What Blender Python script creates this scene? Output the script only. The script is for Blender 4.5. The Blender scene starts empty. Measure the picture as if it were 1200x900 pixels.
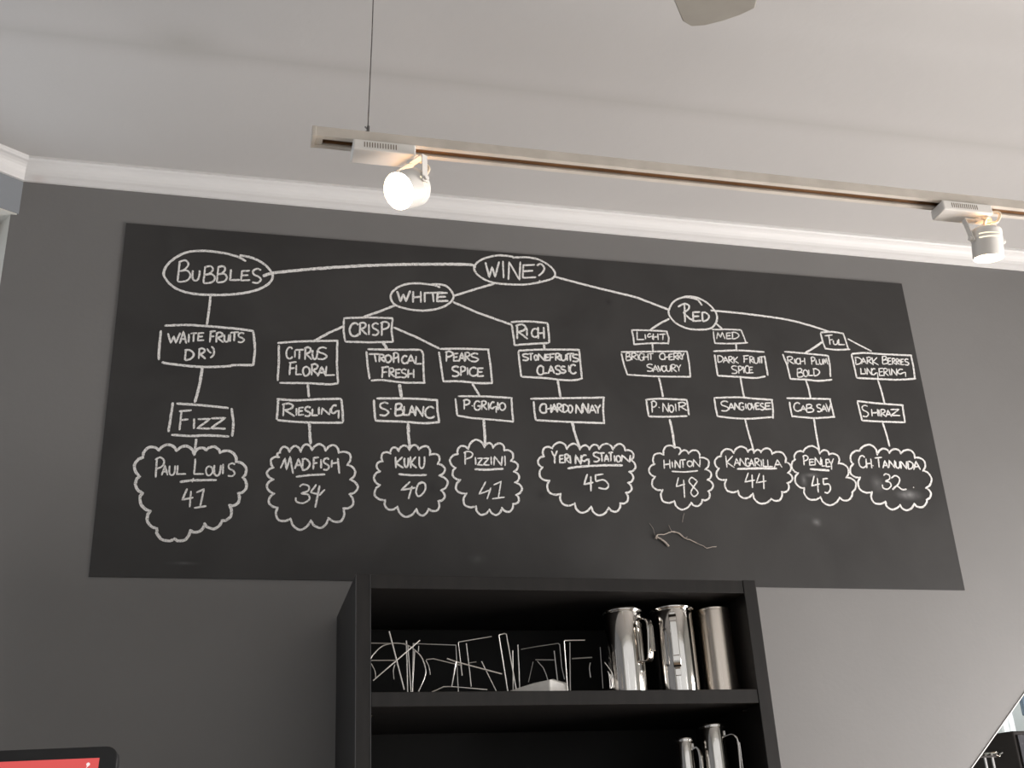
import bpy, bmesh, math, random
from mathutils import Vector, Matrix

random.seed(7)
scene = bpy.context.scene
COL = scene.collection

# ------------------------------------------------------------------ camera
CAM_POS = Vector((0.0, -2.442, 1.42))
CAM_R = Vector((0.9696556, -0.23901168, -0.05139482))
CAM_U = Vector((-0.05463829, -0.41677557, 0.90736585))
CAM_F = Vector((0.23829114, 0.87702425, 0.41718796))
FPX = 1376.214
cam_data = bpy.data.cameras.new('camera')
cam = bpy.data.objects.new('camera', cam_data)
COL.objects.link(cam)
cam_data.sensor_width = 36.0
cam_data.lens = FPX * 36.0 / 1200.0
cam_data.clip_start = 0.02
m3 = Matrix((CAM_R, CAM_U, -CAM_F)).transposed()
cam.matrix_world = Matrix.Translation(CAM_POS) @ m3.to_4x4()
scene.camera = cam

# ------------------------------------------------------------------ world, daylight, exposure
scene.view_settings.view_transform = 'Standard'
scene.view_settings.look = 'None'
scene.view_settings.gamma = 1.0
scene.view_settings.use_curve_mapping = False
scene.view_settings.exposure = 0.0
world = bpy.data.worlds.new('overcast_sky')
scene.world = world
world.use_nodes = True
world.node_tree.nodes['Background'].inputs[0].default_value = (0.80, 0.88, 1.0, 1)
world.node_tree.nodes['Background'].inputs[1].default_value = 0.38


def area_light(name, loc, direction, sx, sy, power, color):
    ld = bpy.data.lights.new(name, 'AREA')
    ld.shape = 'RECTANGLE'
    ld.size, ld.size_y = sx, sy
    ld.energy = power
    ld.color = color
    o = bpy.data.objects.new(name, ld)
    COL.objects.link(o)
    o.location = loc
    o.rotation_euler = Vector(direction).to_track_quat('-Z', 'Y').to_euler()
    return o


CEIL = 3.072
XR, YB, XL = 3.15, -3.85, -2.2          # right wall, rear wall, far left wall
# daylight entering through the window openings of the room
area_light('daylight_right_window', (XR + 0.16, -1.20, 1.15), (-1, 0, 0), 1.6, 1.5, 200, (1.0, 0.955, 0.93))
area_light('daylight_rear_window', (0.65, YB - 0.16, 1.95), (0, 1, 0), 4.4, 1.9, 17, (1.0, 0.96, 0.90))
area_light('daylight_bay_window', (-1.10, -0.02, 1.9), (0.53, -0.848, 0), 0.9, 1.8, 14, (0.85, 0.92, 1.0))
area_light('fill_next_room', (2.7, 1.10, 2.8), (-0.05, 0.8, -0.6), 0.8, 0.5, 34, (0.92, 0.97, 1.0))  # added fill light for the room beyond, which has no window


# ------------------------------------------------------------------ helpers
def ray(x, y):
    return CAM_R * (x - 600) - CAM_U * (y - 450) + CAM_F * FPX


def on_y(x, y, Y):
    d = ray(x, y)
    return CAM_POS + d * ((Y - CAM_POS.y) / d.y)


def on_z(x, y, Z):
    d = ray(x, y)
    return CAM_POS + d * ((Z - CAM_POS.z) / d.z)


def link(name, bm, mat, parent=None, smooth=False, bevel=0.0):
    bmesh.ops.recalc_face_normals(bm, faces=bm.faces)
    me = bpy.data.meshes.new(name)
    bm.to_mesh(me)
    bm.free()
    if smooth:
        for p in me.polygons:
            p.use_smooth = True
    o = bpy.data.objects.new(name, me)
    COL.objects.link(o)
    if mat is not None:
        me.materials.append(mat)
    if parent is not None:
        o.parent = parent
    if bevel > 0:
        md = o.modifiers.new('bevel', 'BEVEL')
        md.width = bevel
        md.segments = 2
        md.limit_method = 'ANGLE'
        md.angle_limit = math.radians(40)
    if smooth:
        me.set_sharp_from_angle(angle=math.radians(40))
    return o


def thing(name, label, cat, loc=(0, 0, 0), rotz=0.0, group=None):
    o = bpy.data.objects.new(name, None)
    o.empty_display_size = 0.05
    COL.objects.link(o)
    o.location = loc
    o.rotation_euler = (0, 0, rotz)
    o['label'] = label
    o['category'] = cat
    if group:
        o['group'] = group
    return o


def tag(o, label, cat, group=None):
    o['label'] = label
    o['category'] = cat
    if group:
        o['group'] = group
    return o


def struct(name, bm, mat, parent=None, **k):
    o = link(name, bm, mat, parent, **k)
    o['kind'] = 'structure'
    return o


def box(bm, x0, x1, y0, y1, z0, z1, M=None):
    vs = [bm.verts.new((x, y, z)) for z in (z0, z1) for y in (y0, y1) for x in (x0, x1)]
    for f in ((0, 2, 3, 1), (4, 5, 7, 6), (0, 1, 5, 4), (2, 6, 7, 3), (0, 4, 6, 2), (1, 3, 7, 5)):
        bm.faces.new([vs[i] for i in f])
    if M is not None:
        bmesh.ops.transform(bm, matrix=M, verts=vs)
    return vs


def prism(bm, pts, vec):
    """polygon pts (3D) extruded along vec"""
    vec = Vector(vec)
    a = [bm.verts.new(p) for p in pts]
    b = [bm.verts.new(Vector(p) + vec) for p in pts]
    n = len(pts)
    bm.faces.new(a)
    bm.faces.new(list(reversed(b)))
    for i in range(n):
        bm.faces.new((a[i], b[i], b[(i + 1) % n], a[(i + 1) % n]))
    return a + b


def tube(bm, pts, r, seg=8, caps=True):
    pts = [Vector(p) for p in pts]
    rs = r if isinstance(r, (list, tuple)) else [r] * len(pts)
    rings = []
    ref = None
    for i, p in enumerate(pts):
        if i == 0:
            t = pts[1] - pts[0]
        elif i == len(pts) - 1:
            t = pts[-1] - pts[-2]
        else:
            t = (pts[i + 1] - p).normalized() + (p - pts[i - 1]).normalized()
        t.normalize()
        if ref is None:
            ref = Vector((0, 0, 1)) if abs(t.z) < 0.9 else Vector((1, 0, 0))
        s = t.cross(ref).normalized()
        q = s.cross(t).normalized()
        ref = q
        rings.append([bm.verts.new(p + (s * math.cos(a) + q * math.sin(a)) * rs[i])
                      for a in [2 * math.pi * k / seg for k in range(seg)]])
    for a, b in zip(rings, rings[1:]):
        for k in range(seg):
            bm.faces.new((a[k], a[(k + 1) % seg], b[(k + 1) % seg], b[k]))
    if caps:
        bm.faces.new(list(reversed(rings[0])))
        bm.faces.new(rings[-1])


def lathe(bm, prof, seg=48, M=None, close=False):
    rings = []
    allv = []
    for (r, z) in prof:
        if r < 1e-6:
            v = bm.verts.new((0, 0, z))
            rings.append([v])
            allv.append(v)
        else:
            ring = [bm.verts.new((r * math.cos(2 * math.pi * k / seg), r * math.sin(2 * math.pi * k / seg), z))
                    for k in range(seg)]
            rings.append(ring)
            allv += ring
    pairs = list(zip(rings, rings[1:]))
    if close:
        pairs.append((rings[-1], rings[0]))
    for a, b in pairs:
        if len(a) == 1 and len(b) == 1:
            continue
        for k in range(seg):
            k2 = (k + 1) % seg
            if len(a) == 1:
                bm.faces.new((a[0], b[k2], b[k]))
            elif len(b) == 1:
                bm.faces.new((a[k], a[k2], b[0]))
            else:
                bm.faces.new((a[k], a[k2], b[k2], b[k]))
    if M is not None:
        bmesh.ops.transform(bm, matrix=M, verts=allv)


def catmull(pts, n=6):
    if len(pts) < 3:
        return pts
    P = [pts[0]] + list(pts) + [pts[-1]]
    out = []
    for i in range(1, len(P) - 2):
        p0, p1, p2, p3 = P[i - 1], P[i], P[i + 1], P[i + 2]
        for k in range(n):
            t = k / n
            out.append(tuple(0.5 * (2 * p1[j] + (p2[j] - p0[j]) * t
                                    + (2 * p0[j] - 5 * p1[j] + 4 * p2[j] - p3[j]) * t * t
                                    + (-p0[j] + 3 * p1[j] - 3 * p2[j] + p3[j]) * t ** 3)
                             for j in range(len(p1))))
    out.append(tuple(pts[-1]))
    return out


def axis_matrix(origin, zdir, xhint=(1, 0, 0)):
    z = Vector(zdir).normalized()
    x = Vector(xhint)
    x = (x - z * x.dot(z)).normalized()
    y = z.cross(x)
    return Matrix.Translation(Vector(origin)) @ Matrix((x, y, z)).transposed().to_4x4()


# ------------------------------------------------------------------ materials
def mat_base(name, color, rough=0.6, metal=0.0, spec=0.5):
    m = bpy.data.materials.new(name)
    m.use_nodes = True
    nt = m.node_tree
    b = nt.nodes['Principled BSDF']
    b.inputs['Base Color'].default_value = (*color, 1)
    b.inputs['Roughness'].default_value = rough
    b.inputs['Metallic'].default_value = metal
    b.inputs['Specular IOR Level'].default_value = spec
    return m, nt, b


def mat_noise(name, c1, c2, scale=8.0, rough=0.6, metal=0.0, bump=0.0, bscale=60.0, detail=4.0, spec=0.5,
              stretch=(1, 1, 1), lo=0.35, hi=0.65):
    m, nt, b = mat_base(name, c1, rough, metal, spec)
    tc = nt.nodes.new('ShaderNodeTexCoord')
    mp = nt.nodes.new('ShaderNodeMapping')
    mp.inputs['Scale'].default_value = stretch
    nt.links.new(tc.outputs['Object'], mp.inputs['Vector'])
    nz = nt.nodes.new('ShaderNodeTexNoise')
    nz.inputs['Scale'].default_value = scale
    nz.inputs['Detail'].default_value = detail
    nt.links.new(mp.outputs['Vector'], nz.inputs['Vector'])
    cr = nt.nodes.new('ShaderNodeValToRGB')
    cr.color_ramp.elements[0].position = lo
    cr.color_ramp.elements[1].position = hi
    cr.color_ramp.elements[0].color = (*c1, 1)
    cr.color_ramp.elements[1].color = (*c2, 1)
    nt.links.new(nz.outputs['Fac'], cr.inputs['Fac'])
    nt.links.new(cr.outputs['Color'], b.inputs['Base Color'])
    if bump > 0:
        n2 = nt.nodes.new('ShaderNodeTexNoise')
        n2.inputs['Scale'].default_value = bscale
        n2.inputs['Detail'].default_value = 3
        nt.links.new(mp.outputs['Vector'], n2.inputs['Vector'])
        bp = nt.nodes.new('ShaderNodeBump')
        bp.inputs['Strength'].default_value = bump
        bp.inputs['Distance'].default_value = 0.002
        nt.links.new(n2.outputs['Fac'], bp.inputs['Height'])
        nt.links.new(bp.outputs['Normal'], b.inputs['Normal'])
    return m


M_WALL = mat_noise('grey_wall_paint', (0.180, 0.176, 0.172), (0.190, 0.186, 0.182), 3, 0.55, bump=0.12, bscale=90, spec=0.35)
M_WALL_COOLLIT = mat_noise('grey_wall_paint_cool_lit', (0.225, 0.240, 0.258), (0.24, 0.255, 0.273), 5, 0.55, bump=0.12, bscale=90, spec=0.35)  # the grey wall paint with bluish daylight put into its colour
M_BACKBOARD = mat_noise('bookcase_back_board', (0.0065, 0.006, 0.0055), (0.0085, 0.0078, 0.007), 9, 0.6, spec=0.25)
M_CEIL = mat_noise('ceiling_plaster', (0.465, 0.452, 0.440), (0.49, 0.477, 0.464), 1.6, 0.75, bump=0.22, bscale=38, spec=0.2)
M_CORN = mat_noise('cornice_white_paint', (0.69, 0.68, 0.67), (0.73, 0.72, 0.71), 3, 0.5, spec=0.4)
M_CREAM = mat_noise('cream_reveal_paint', (0.50, 0.49, 0.45), (0.56, 0.545, 0.50), 12, 0.6, bump=0.1)
M_PALE = mat_noise('pale_room_paint', (0.68, 0.70, 0.67), (0.74, 0.76, 0.73), 3, 0.6)
M_FLOOR = mat_noise('timber_floor', (0.20, 0.145, 0.10), (0.26, 0.19, 0.13), 6, 0.45, stretch=(1, 12, 1))
M_BLACKWOOD = mat_noise('black_brown_veneer', (0.0125, 0.0115, 0.0110), (0.017, 0.0155, 0.0145), 9, 0.45, bump=0.05,
                        bscale=60, stretch=(6, 6, 1), spec=0.30)
M_EDGE = mat_noise('veneer_edge_band', (0.040, 0.039, 0.040), (0.05, 0.049, 0.05), 30, 0.3)
M_STEEL = mat_noise('polished_steel', (0.70, 0.67, 0.63), (0.76, 0.73, 0.69), 5, 0.10, 1.0)
M_STEELB = mat_noise('brushed_steel', (0.62, 0.55, 0.48), (0.70, 0.62, 0.54), 40, 0.24, 1.0, stretch=(1, 1, 0.02))
M_DARKSTEEL = mat_noise('dark_handle_metal', (0.05, 0.045, 0.042), (0.08, 0.072, 0.066), 8, 0.25, 0.8)
M_WIRE = mat_noise('chrome_wire', (0.78, 0.75, 0.71), (0.86, 0.83, 0.79), 30, 0.36, 1.0)
M_TRACK = mat_noise('aged_white_track', (0.56, 0.51, 0.445), (0.64, 0.585, 0.515), 20, 0.45)
M_TRACKIN = mat_noise('track_inner_groove', (0.19, 0.15, 0.115), (0.25, 0.2, 0.155), 20, 0.5)
M_COPPER = mat_noise('track_conductor', (0.55, 0.34, 0.2), (0.6, 0.38, 0.23), 20, 0.35, 1.0)
M_WHITEPL = mat_noise('white_lamp_enamel', (0.80, 0.77, 0.72), (0.85, 0.82, 0.77), 15, 0.4)
M_CABLE = mat_noise('cream_cable', (0.78, 0.66, 0.5), (0.84, 0.72, 0.56), 20, 0.45)
M_HANGWIRE = mat_noise('dull_hanging_wire', (0.16, 0.155, 0.15), (0.24, 0.23, 0.22), 60, 0.5, 0.6)
M_BLACKPL = mat_noise('black_plastic', (0.012, 0.012, 0.013), (0.016, 0.016, 0.017), 30, 0.4)
M_NAPKIN = mat_noise('white_cloth', (0.80, 0.78, 0.74), (0.86, 0.84, 0.80), 60, 0.8, bump=0.1, bscale=200)
M_TWIG = mat_noise('dry_twig', (0.34, 0.29, 0.25), (0.45, 0.40, 0.35), 60, 0.8)
M_BLADE = mat_noise('fan_blade_laminate', (0.30, 0.28, 0.245), (0.35, 0.33, 0.29), 10, 0.5)
M_FANMETAL = mat_noise('fan_white_metal', (0.7, 0.69, 0.67), (0.75, 0.74, 0.72), 10, 0.35)
M_DARKCAB = mat_noise('dark_cupboard', (0.024, 0.021, 0.020), (0.032, 0.028, 0.026), 10, 0.6, spec=0.2)
M_GREYSIDE = mat_noise('grey_cupboard_side', (0.06, 0.06, 0.067), (0.07, 0.07, 0.077), 10, 0.75, spec=0.1)
M_COUNTER = mat_noise('counter_timber', (0.10, 0.07, 0.05), (0.14, 0.10, 0.07), 8, 0.4, stretch=(1, 10, 1))
M_STAIN = mat_noise('cornice_stain', (0.62, 0.56, 0.53), (0.72, 0.67, 0.64), 60, 0.6)
M_WHITETRIM = mat_noise('white_edge_bead', (0.85, 0.83, 0.8), (0.9, 0.88, 0.85), 20, 0.4)
M_TOWEL = mat_noise('towel_cotton', (0.56, 0.56, 0.54), (0.62, 0.62, 0.60), 60, 0.85, bump=0.2, bscale=200)
M_LEG = mat_noise('grey_enamel', (0.22, 0.22, 0.22), (0.26, 0.26, 0.26), 20, 0.5)
M_BLUE = mat_noise('blue_grey_cloth', (0.07, 0.095, 0.12), (0.10, 0.125, 0.15), 30, 0.8)


def mat_emit(name, color, strength):
    m = bpy.data.materials.new(name)
    m.use_nodes = True
    nt = m.node_tree
    nt.nodes.remove(nt.nodes['Principled BSDF'])
    e = nt.nodes.new('ShaderNodeEmission')
    e.inputs[0].default_value = (*color, 1)
    e.inputs[1].default_value = strength
    nt.links.new(e.outputs[0], nt.nodes['Material Output'].inputs[0])
    return m


M_BULB = mat_emit('lit_halogen_bulb', (1.0, 0.80, 0.52), 30)
M_SLOT = mat_emit('lamp_light_in_slots', (1.0, 0.86, 0.60), 1.6)
M_SCREEN = mat_emit('red_screen', (0.78, 0.115, 0.11), 0.95)
M_SCREENTXT = mat_emit('white_screen_text', (1.0, 0.86, 0.84), 1.0)


def mat_glass(name):
    m = bpy.data.materials.new(name)
    m.use_nodes = True
    nt = m.node_tree
    nt.nodes.remove(nt.nodes['Principled BSDF'])
    t = nt.nodes.new('ShaderNodeBsdfTransparent')
    g = nt.nodes.new('ShaderNodeBsdfGlossy')
    g.inputs['Roughness'].default_value = 0.02
    mx = nt.nodes.new('ShaderNodeMixShader')
    mx.inputs[0].default_value = 0.06
    nt.links.new(t.outputs[0], mx.inputs[1])
    nt.links.new(g.outputs[0], mx.inputs[2])
    nt.links.new(mx.outputs[0], nt.nodes['Material Output'].inputs[0])
    return m


M_GLASS = mat_glass('window_glass')

# blackboard paint: dark grey with wiped chalk haze and a few rubbed-out smudges
BOARD_Y = -0.003


def mat_board():
    m, nt, b = mat_base('blackboard_paint', (0.03, 0.03, 0.03), 0.5, spec=0.4)
    tc = nt.nodes.new('ShaderNodeTexCoord')
    nz = nt.nodes.new('ShaderNodeTexNoise')
    nz.inputs['Scale'].default_value = 4.5
    nz.inputs['Detail'].default_value = 5
    nz.inputs['Distortion'].default_value = 0.6
    nt.links.new(tc.outputs['Object'], nz.inputs['Vector'])
    cr = nt.nodes.new('ShaderNodeValToRGB')
    cr.color_ramp.elements[0].position = 0.3
    cr.color_ramp.elements[0].color = (0.0240, 0.0230, 0.0224, 1)
    cr.color_ramp.elements[1].position = 0.75
    cr.color_ramp.elements[1].color = (0.0420, 0.0406, 0.0396, 1)
    nt.links.new(nz.outputs['Fac'], cr.inputs['Fac'])
    last = cr.outputs['Color']
    n2 = nt.nodes.new('ShaderNodeTexNoise')
    n2.inputs['Scale'].default_value = 60
    n2.inputs['Detail'].default_value = 4
    nt.links.new(tc.outputs['Object'], n2.inputs['Vector'])
    # (px, py, radius x, radius z, colour, strength)
    marks = [(1065, 580, .030, .012, (.30, .30, .30), .55), (1028, 567, .016, .020, (.22, .22, .22), .4),
             (942, 563, .008, .014, (.25, .25, .25), .4), (957, 612, .012, .010, (.25, .25, .25), .45),
             (952, 557, .022, .006, (.25, .25, .25), .45), (635, 580, .016, .016, (.013, .013, .013), .7),
             (713, 353, .009, .013, (.012, .012, .012), .8), (507, 572, .022, .035, (.018, .018, .018), .6),
             (690, 568, .05, .035, (.02, .02, .02), .5), (585, 575, .04, .04, (.02, .02, .02), .5),
             (215, 660, .030, .004, (.12, .12, .12), .4), (560, 655, .02, .012, (.10, .10, .10), .35),
             (945, 605, .08, .02, (.05, .05, .05), .3)]
    for (px, py, rx, rz, c, s) in marks:
        p = on_y(px, py, BOARD_Y)
        mp = nt.nodes.new('ShaderNodeMapping')
        mp.vector_type = 'TEXTURE'
        mp.inputs['Location'].default_value = p
        mp.inputs['Scale'].default_value = (rx * 1.6, 1.0, rz * 1.6)
        nt.links.new(tc.outputs['Object'], mp.inputs['Vector'])
        gr = nt.nodes.new('ShaderNodeTexGradient')
        gr.gradient_type = 'QUADRATIC_SPHERE'
        nt.links.new(mp.outputs['Vector'], gr.inputs['Vector'])
        mu = nt.nodes.new('ShaderNodeMath')
        mu.operation = 'MULTIPLY'
        nt.links.new(gr.outputs['Fac'], mu.inputs[0])
        nt.links.new(n2.outputs['Fac'], mu.inputs[1])
        m2 = nt.nodes.new('ShaderNodeMath')
        m2.operation = 'MULTIPLY'
        m2.use_clamp = True
        m2.inputs[1].default_value = s * 2.4
        nt.links.new(mu.outputs[0], m2.inputs[0])
        mix = nt.nodes.new('ShaderNodeMix')
        mix.data_type = 'RGBA'
        mix.inputs[7].default_value = (*c, 1)
        nt.links.new(m2.outputs[0], mix.inputs[0])
        nt.links.new(last, mix.inputs[6])
        last = mix.outputs[2]
    nt.links.new(last, b.inputs['Base Color'])
    return m


M_BOARD = mat_board()
M_CHALK = mat_noise('white_chalk', (0.34, 0.335, 0.325), (0.83, 0.82, 0.80), 420, 0.9, spec=0.1, detail=3, lo=0.30, hi=0.50)



def add_stain_or_shadow(m, loc, rad, color, strength, linear=False):
    """an old discoloured patch (ellipsoid at loc) or, with a huge radius along x, a painted soft shadow band of the light track"""
    nt = m.node_tree
    b = nt.nodes['Principled BSDF']
    src = b.inputs['Base Color'].links[0].from_socket
    tc = nt.nodes.new('ShaderNodeTexCoord')
    mp = nt.nodes.new('ShaderNodeMapping')
    mp.vector_type = 'TEXTURE'
    mp.inputs['Location'].default_value = loc
    mp.inputs['Scale'].default_value = rad
    nt.links.new(tc.outputs['Object'], mp.inputs['Vector'])
    gr = nt.nodes.new('ShaderNodeTexGradient')
    gr.gradient_type = 'QUADRATIC_SPHERE'
    nt.links.new(mp.outputs['Vector'], gr.inputs['Vector'])
    mu = nt.nodes.new('ShaderNodeMath')
    mu.operation = 'MULTIPLY'
    mu.use_clamp = True
    mu.inputs[1].default_value = strength
    nt.links.new(gr.outputs['Fac'], mu.inputs[0])
    mix = nt.nodes.new('ShaderNodeMix')
    mix.data_type = 'RGBA'
    mix.inputs[7].default_value = (*color, 1)
    nt.links.new(mu.outputs[0], mix.inputs[0])
    nt.links.new(src, mix.inputs[6])
    nt.links.new(mix.outputs[2], b.inputs['Base Color'])


SHADOW_Y = on_z(600, 104, CEIL).y
add_stain_or_shadow(M_CEIL, (1.0, SHADOW_Y, CEIL), (60, .055, 1), (0.42, 0.405, 0.39), 0.75)  # soft shadow band of the light track, painted into the ceiling colour
add_stain_or_shadow(M_CEIL, on_z(215, 50, CEIL), (.16, .10, 1), (0.40, 0.385, 0.365), 0.9)
add_stain_or_shadow(M_CORN, on_y(44, 206, -.022), (.030, .05, .020), (0.60, 0.52, 0.49), 1.0)
# ------------------------------------------------------------------ the room
CX = -0.471                    # inner corner of back wall and splayed bay wall
TH = math.radians(32)
TV = Vector((-math.cos(TH), -math.sin(TH), 0))      # along the bay wall, away from the corner
NV = Vector((-math.sin(TH), math.cos(TH), 0))       # outwards


def bay(s, n, z):
    return Vector((CX, 0, 0)) + TV * s + NV * n + Vector((0, 0, z))


bm = bmesh.new()
box(bm, XL - 0.3, 6.2, YB - 0.3, 3.2, -0.1, 0.0)
struct('floor', bm, M_FLOOR)
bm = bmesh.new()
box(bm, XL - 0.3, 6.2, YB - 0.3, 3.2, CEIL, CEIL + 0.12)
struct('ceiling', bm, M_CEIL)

# back wall with a raked opening at lower right
D0 = on_y(1138, 900, 0)
D1 = on_y(1200, 812, 0)
kx = (D1.x - D0.x) / (D1.z - D0.z)


def dx(z):
    return D0.x + kx * (z - D0.z)


OZ0, OZ1, OX1 = 1.25, 2.25, 2.85
TW = 0.10
bm = bmesh.new()
XW0 = CX + TV.x * 0.0144 + NV.x * 0.009
for poly in ([(XW0, 0), (dx(OZ0), 0), (dx(OZ0), OZ0), (dx(OZ1), OZ1), (dx(OZ1), CEIL), (XW0, CEIL)],
             [(dx(OZ0), 0), (XR, 0), (XR, OZ0), (dx(OZ0), OZ0)],
             [(dx(OZ1), OZ1), (OX1, OZ1), (OX1, CEIL), (dx(OZ1), CEIL)],
             [(OX1, OZ0), (XR, OZ0), (XR, CEIL), (OX1, CEIL)]):
    prism(bm, [(x, 0, z) for x, z in poly], (0, TW, 0))
bmesh.ops.remove_doubles(bm, verts=bm.verts, dist=1e-5)
struct('wall_back', bm, M_WALL)
# thin white bead along the raked edge of the opening
bm = bmesh.new()
e = Vector((kx, 0, 1)).normalized()
w = Vector((e.z, 0, -e.x)) * 0.0017
a, b_ = Vector((dx(OZ0), -0.002, OZ0)), Vector((dx(OZ1), -0.002, OZ1))
prism(bm, [a, a + w, b_ + w, b_], (0, TW, 0))
struct('trim_3', bm, M_WHITETRIM)

# bay wall: lintel band above a window opening with cream reveal
LZ = 2.938
bm = bmesh.new()
prism(bm, [bay(0, 0, LZ), bay(1.45, 0, LZ), bay(1.45, 0.14, LZ), bay(0, 0.14, LZ)], (0, 0, CEIL - LZ))
prism(bm, [bay(0.0144, 0, 0), bay(1.45, 0, 0), bay(1.45, 0.14, 0), bay(0.0144, 0.14, 0)], (0, 0, 0.9))
prism(bm, [bay(1.25, 0, 0.9), bay(1.45, 0, 0.9), bay(1.45, 0.14, 0.9), bay(1.25, 0.14, 0.9)], (0, 0, LZ - 0.9))
e_ = bay(1.45, 0, 0)
f_ = bay(1.45, 0.14, 0)
prism(bm, [e_, (XL, e_.y - 0.35, 0), (XL - 0.12, e_.y - 0.35, 0), (XL - 0.12, f_.y, 0), f_], (0, 0, CEIL))
prism(bm, [(XL, e_.y - 0.35, 0), (XL, YB, 0), (XL - 0.12, YB, 0), (XL - 0.12, e_.y - 0.35, 0)], (0, 0, CEIL))
struct('wall_left', bm, M_WALL_COOLLIT)
bm = bmesh.new()      # jamb at the corner end
prism(bm, [bay(0.0144, 0.009, 0.0), bay(0.0144, 0.14, 0.0), bay(-0.06, 0.14, 0.0), bay(-0.05, 0.10, 0)], (0, 0, LZ))
struct('trim_4', bm, M_CREAM)
bm = bmesh.new()      # plaster soffit of the opening, a little ragged at its edge
rag = [bay(0.004, 0.001, LZ)]
for i in range(1, 30):
    s = 0.004 + i * 0.0418
    rag.append(bay(s, 0.002 + random.uniform(0, 0.0035), LZ))
rag += [bay(1.24, 0.138, LZ), bay(-0.02, 0.138, LZ)]
prism(bm, rag, (0, 0, -0.003))
struct('trim_5', bm, M_CREAM)


def window(name, corner, along, outward, width, z0, z1, bars):
    """timber window with glazing standing in an opening"""
    along, outward, corner = Vector(along), Vector(outward), Vector(corner)
    bm = bmesh.new()

    def bar(s0, s1, a0, a1):
        p = [corner + along * s + outward * n for s, n in ((s0, .03), (s1, .03), (s1, .075), (s0, .075))]
        prism(bm, [(q.x, q.y, a0) for q in p], (0, 0, a1 - a0))
    bar(0, 0.05, z0, z1)
    bar(width - 0.05, width, z0, z1)
    bar(0.05, width - 0.05, z0, z0 + 0.05)
    bar(0.05, width - 0.05, z1 - 0.05, z1)
    for k in range(1, bars):
        s = width * k / bars
        bar(s - 0.02, s + 0.02, z0 + 0.05, z1 - 0.05)
    fr = struct(name, bm, M_CORN)
    bm = bmesh.new()
    p = [corner + along * s + outward * n for s, n in
         ((.04, .05), (width - .04, .05), (width - .04, .055), (.04, .055))]
    prism(bm, [(q.x, q.y, z0 + .04) for q in p], (0, 0, z1 - z0 - .08))
    link('window_pane', bm, M_GLASS, fr)
    return fr


window('window_1', bay(0.0144, 0.06, 0), TV, NV, 1.235, 0.9, LZ - 0.003, 2)

# right wall with a wide window
WY0, WY1, WZ0, WZ1 = -2.2, -0.25, 0.4, 1.95
bm = bmesh.new()
box(bm, XR, XR + 0.14, YB, WY0, 0, CEIL)
box(bm, XR, XR + 0.14, WY1, TW, 0, CEIL)
box(bm, XR, XR + 0.14, WY0, WY1, 0, WZ0)
box(bm, XR, XR + 0.14, WY0, WY1, WZ1, CEIL)
struct('wall_right', bm, M_PALE)
window('window_2', (XR, WY0, 0), (0, 1, 0), (1, 0, 0), WY1 - WY0, WZ0, WZ1, 3)
# rear wall with a shop window
bm = bmesh.new()
box(bm, XL - 0.12, -1.6, YB - 0.14, YB, 0, CEIL)
box(bm, 2.9, XR + 0.14, YB - 0.14, YB, 0, CEIL)
box(bm, -1.6, 2.9, YB - 0.14, YB, 0, 0.85)
box(bm, -1.6, 2.9, YB - 0.14, YB, 2.92, CEIL)
struct('wall_rear', bm, M_PALE)
window('window_3', (-1.6, YB, 0), (1, 0, 0), (0, -1, 0), 4.5, 0.85, 2.92, 4)

# room beyond the raked opening
bm = bmesh.new()
box(bm, 1.2, 6.0, 2.4, 2.5, 0, CEIL)
box(bm, 5.9, 6.0, TW, 2.4, 0, CEIL)
box(bm, 1.1, 1.2, TW, 2.5, 0, CEIL)
box(bm, XR + 0.14, 6.0, 0, TW, 0, CEIL)
struct('wall_beyond', bm, M_PALE)


# cornice: cove profile swept along the back wall and along the bay wall
def cornice(name, p0, p1, inward, m0, m1):
    """p0, p1 on the wall/ceiling line; inward = unit vector into the room; m0, m1 mitre shift per metre of inward"""
    p0, p1, inward = Vector(p0), Vector(p1), Vector(inward)
    along = (p1 - p0).normalized()
    prof = [(0, 0), (0.040, 0), (0.040, -0.0065), (0.0375, -0.0085)]
    for k in range(0, 7):
        a = k / 6 * math.pi / 2
        prof.append((0.036 - 0.0275 * math.sin(a), -0.0095 - 0.0275 * (1 - math.cos(a))))
    prof += [(0.0075, -0.040), (0.006, -0.046), (0, -0.046)]
    bm = bmesh.new()
    A = [bm.verts.new(p0 + inward * d + along * (d * m0) + Vector((0, 0, h))) for d, h in prof]
    B = [bm.verts.new(p1 + inward * d + along * (d * m1) + Vector((0, 0, h))) for d, h in prof]
    n = len(prof)
    for i in range(n):
        bm.faces.new((A[i], A[(i + 1) % n], B[(i + 1) % n], B[i]))
    bm.faces.new(list(reversed(A)))
    bm.faces.new(B)
    return struct(name, bm, M_CORN)


mit = math.tan(TH / 2)
cornice('trim_1', (CX, 0, CEIL), (XR, 0, CEIL), (0, -1, 0), mit, 0)
cornice('trim_2', bay(0, 0, CEIL), bay(1.45, 0, CEIL), -NV, mit, 0)

# ------------------------------------------------------------------ chalkboard
B_TL, B_TR = on_y(148, 262, 0), on_y(1056, 333, 0)
B_BL, B_BR = on_y(104, 676, 0), on_y(1130, 692, 0)
bm = bmesh.new()
prism(bm, [(p.x, -.0004, p.z) for p in (B_BL, B_BR, B_TR, B_TL)], (0, BOARD_Y + .0004, 0))
board = link('chalkboard', bm, M_BOARD)
tag(board, 'long black chalkboard with a white chalk wine chart on the grey wall', 'chalkboard')

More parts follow.
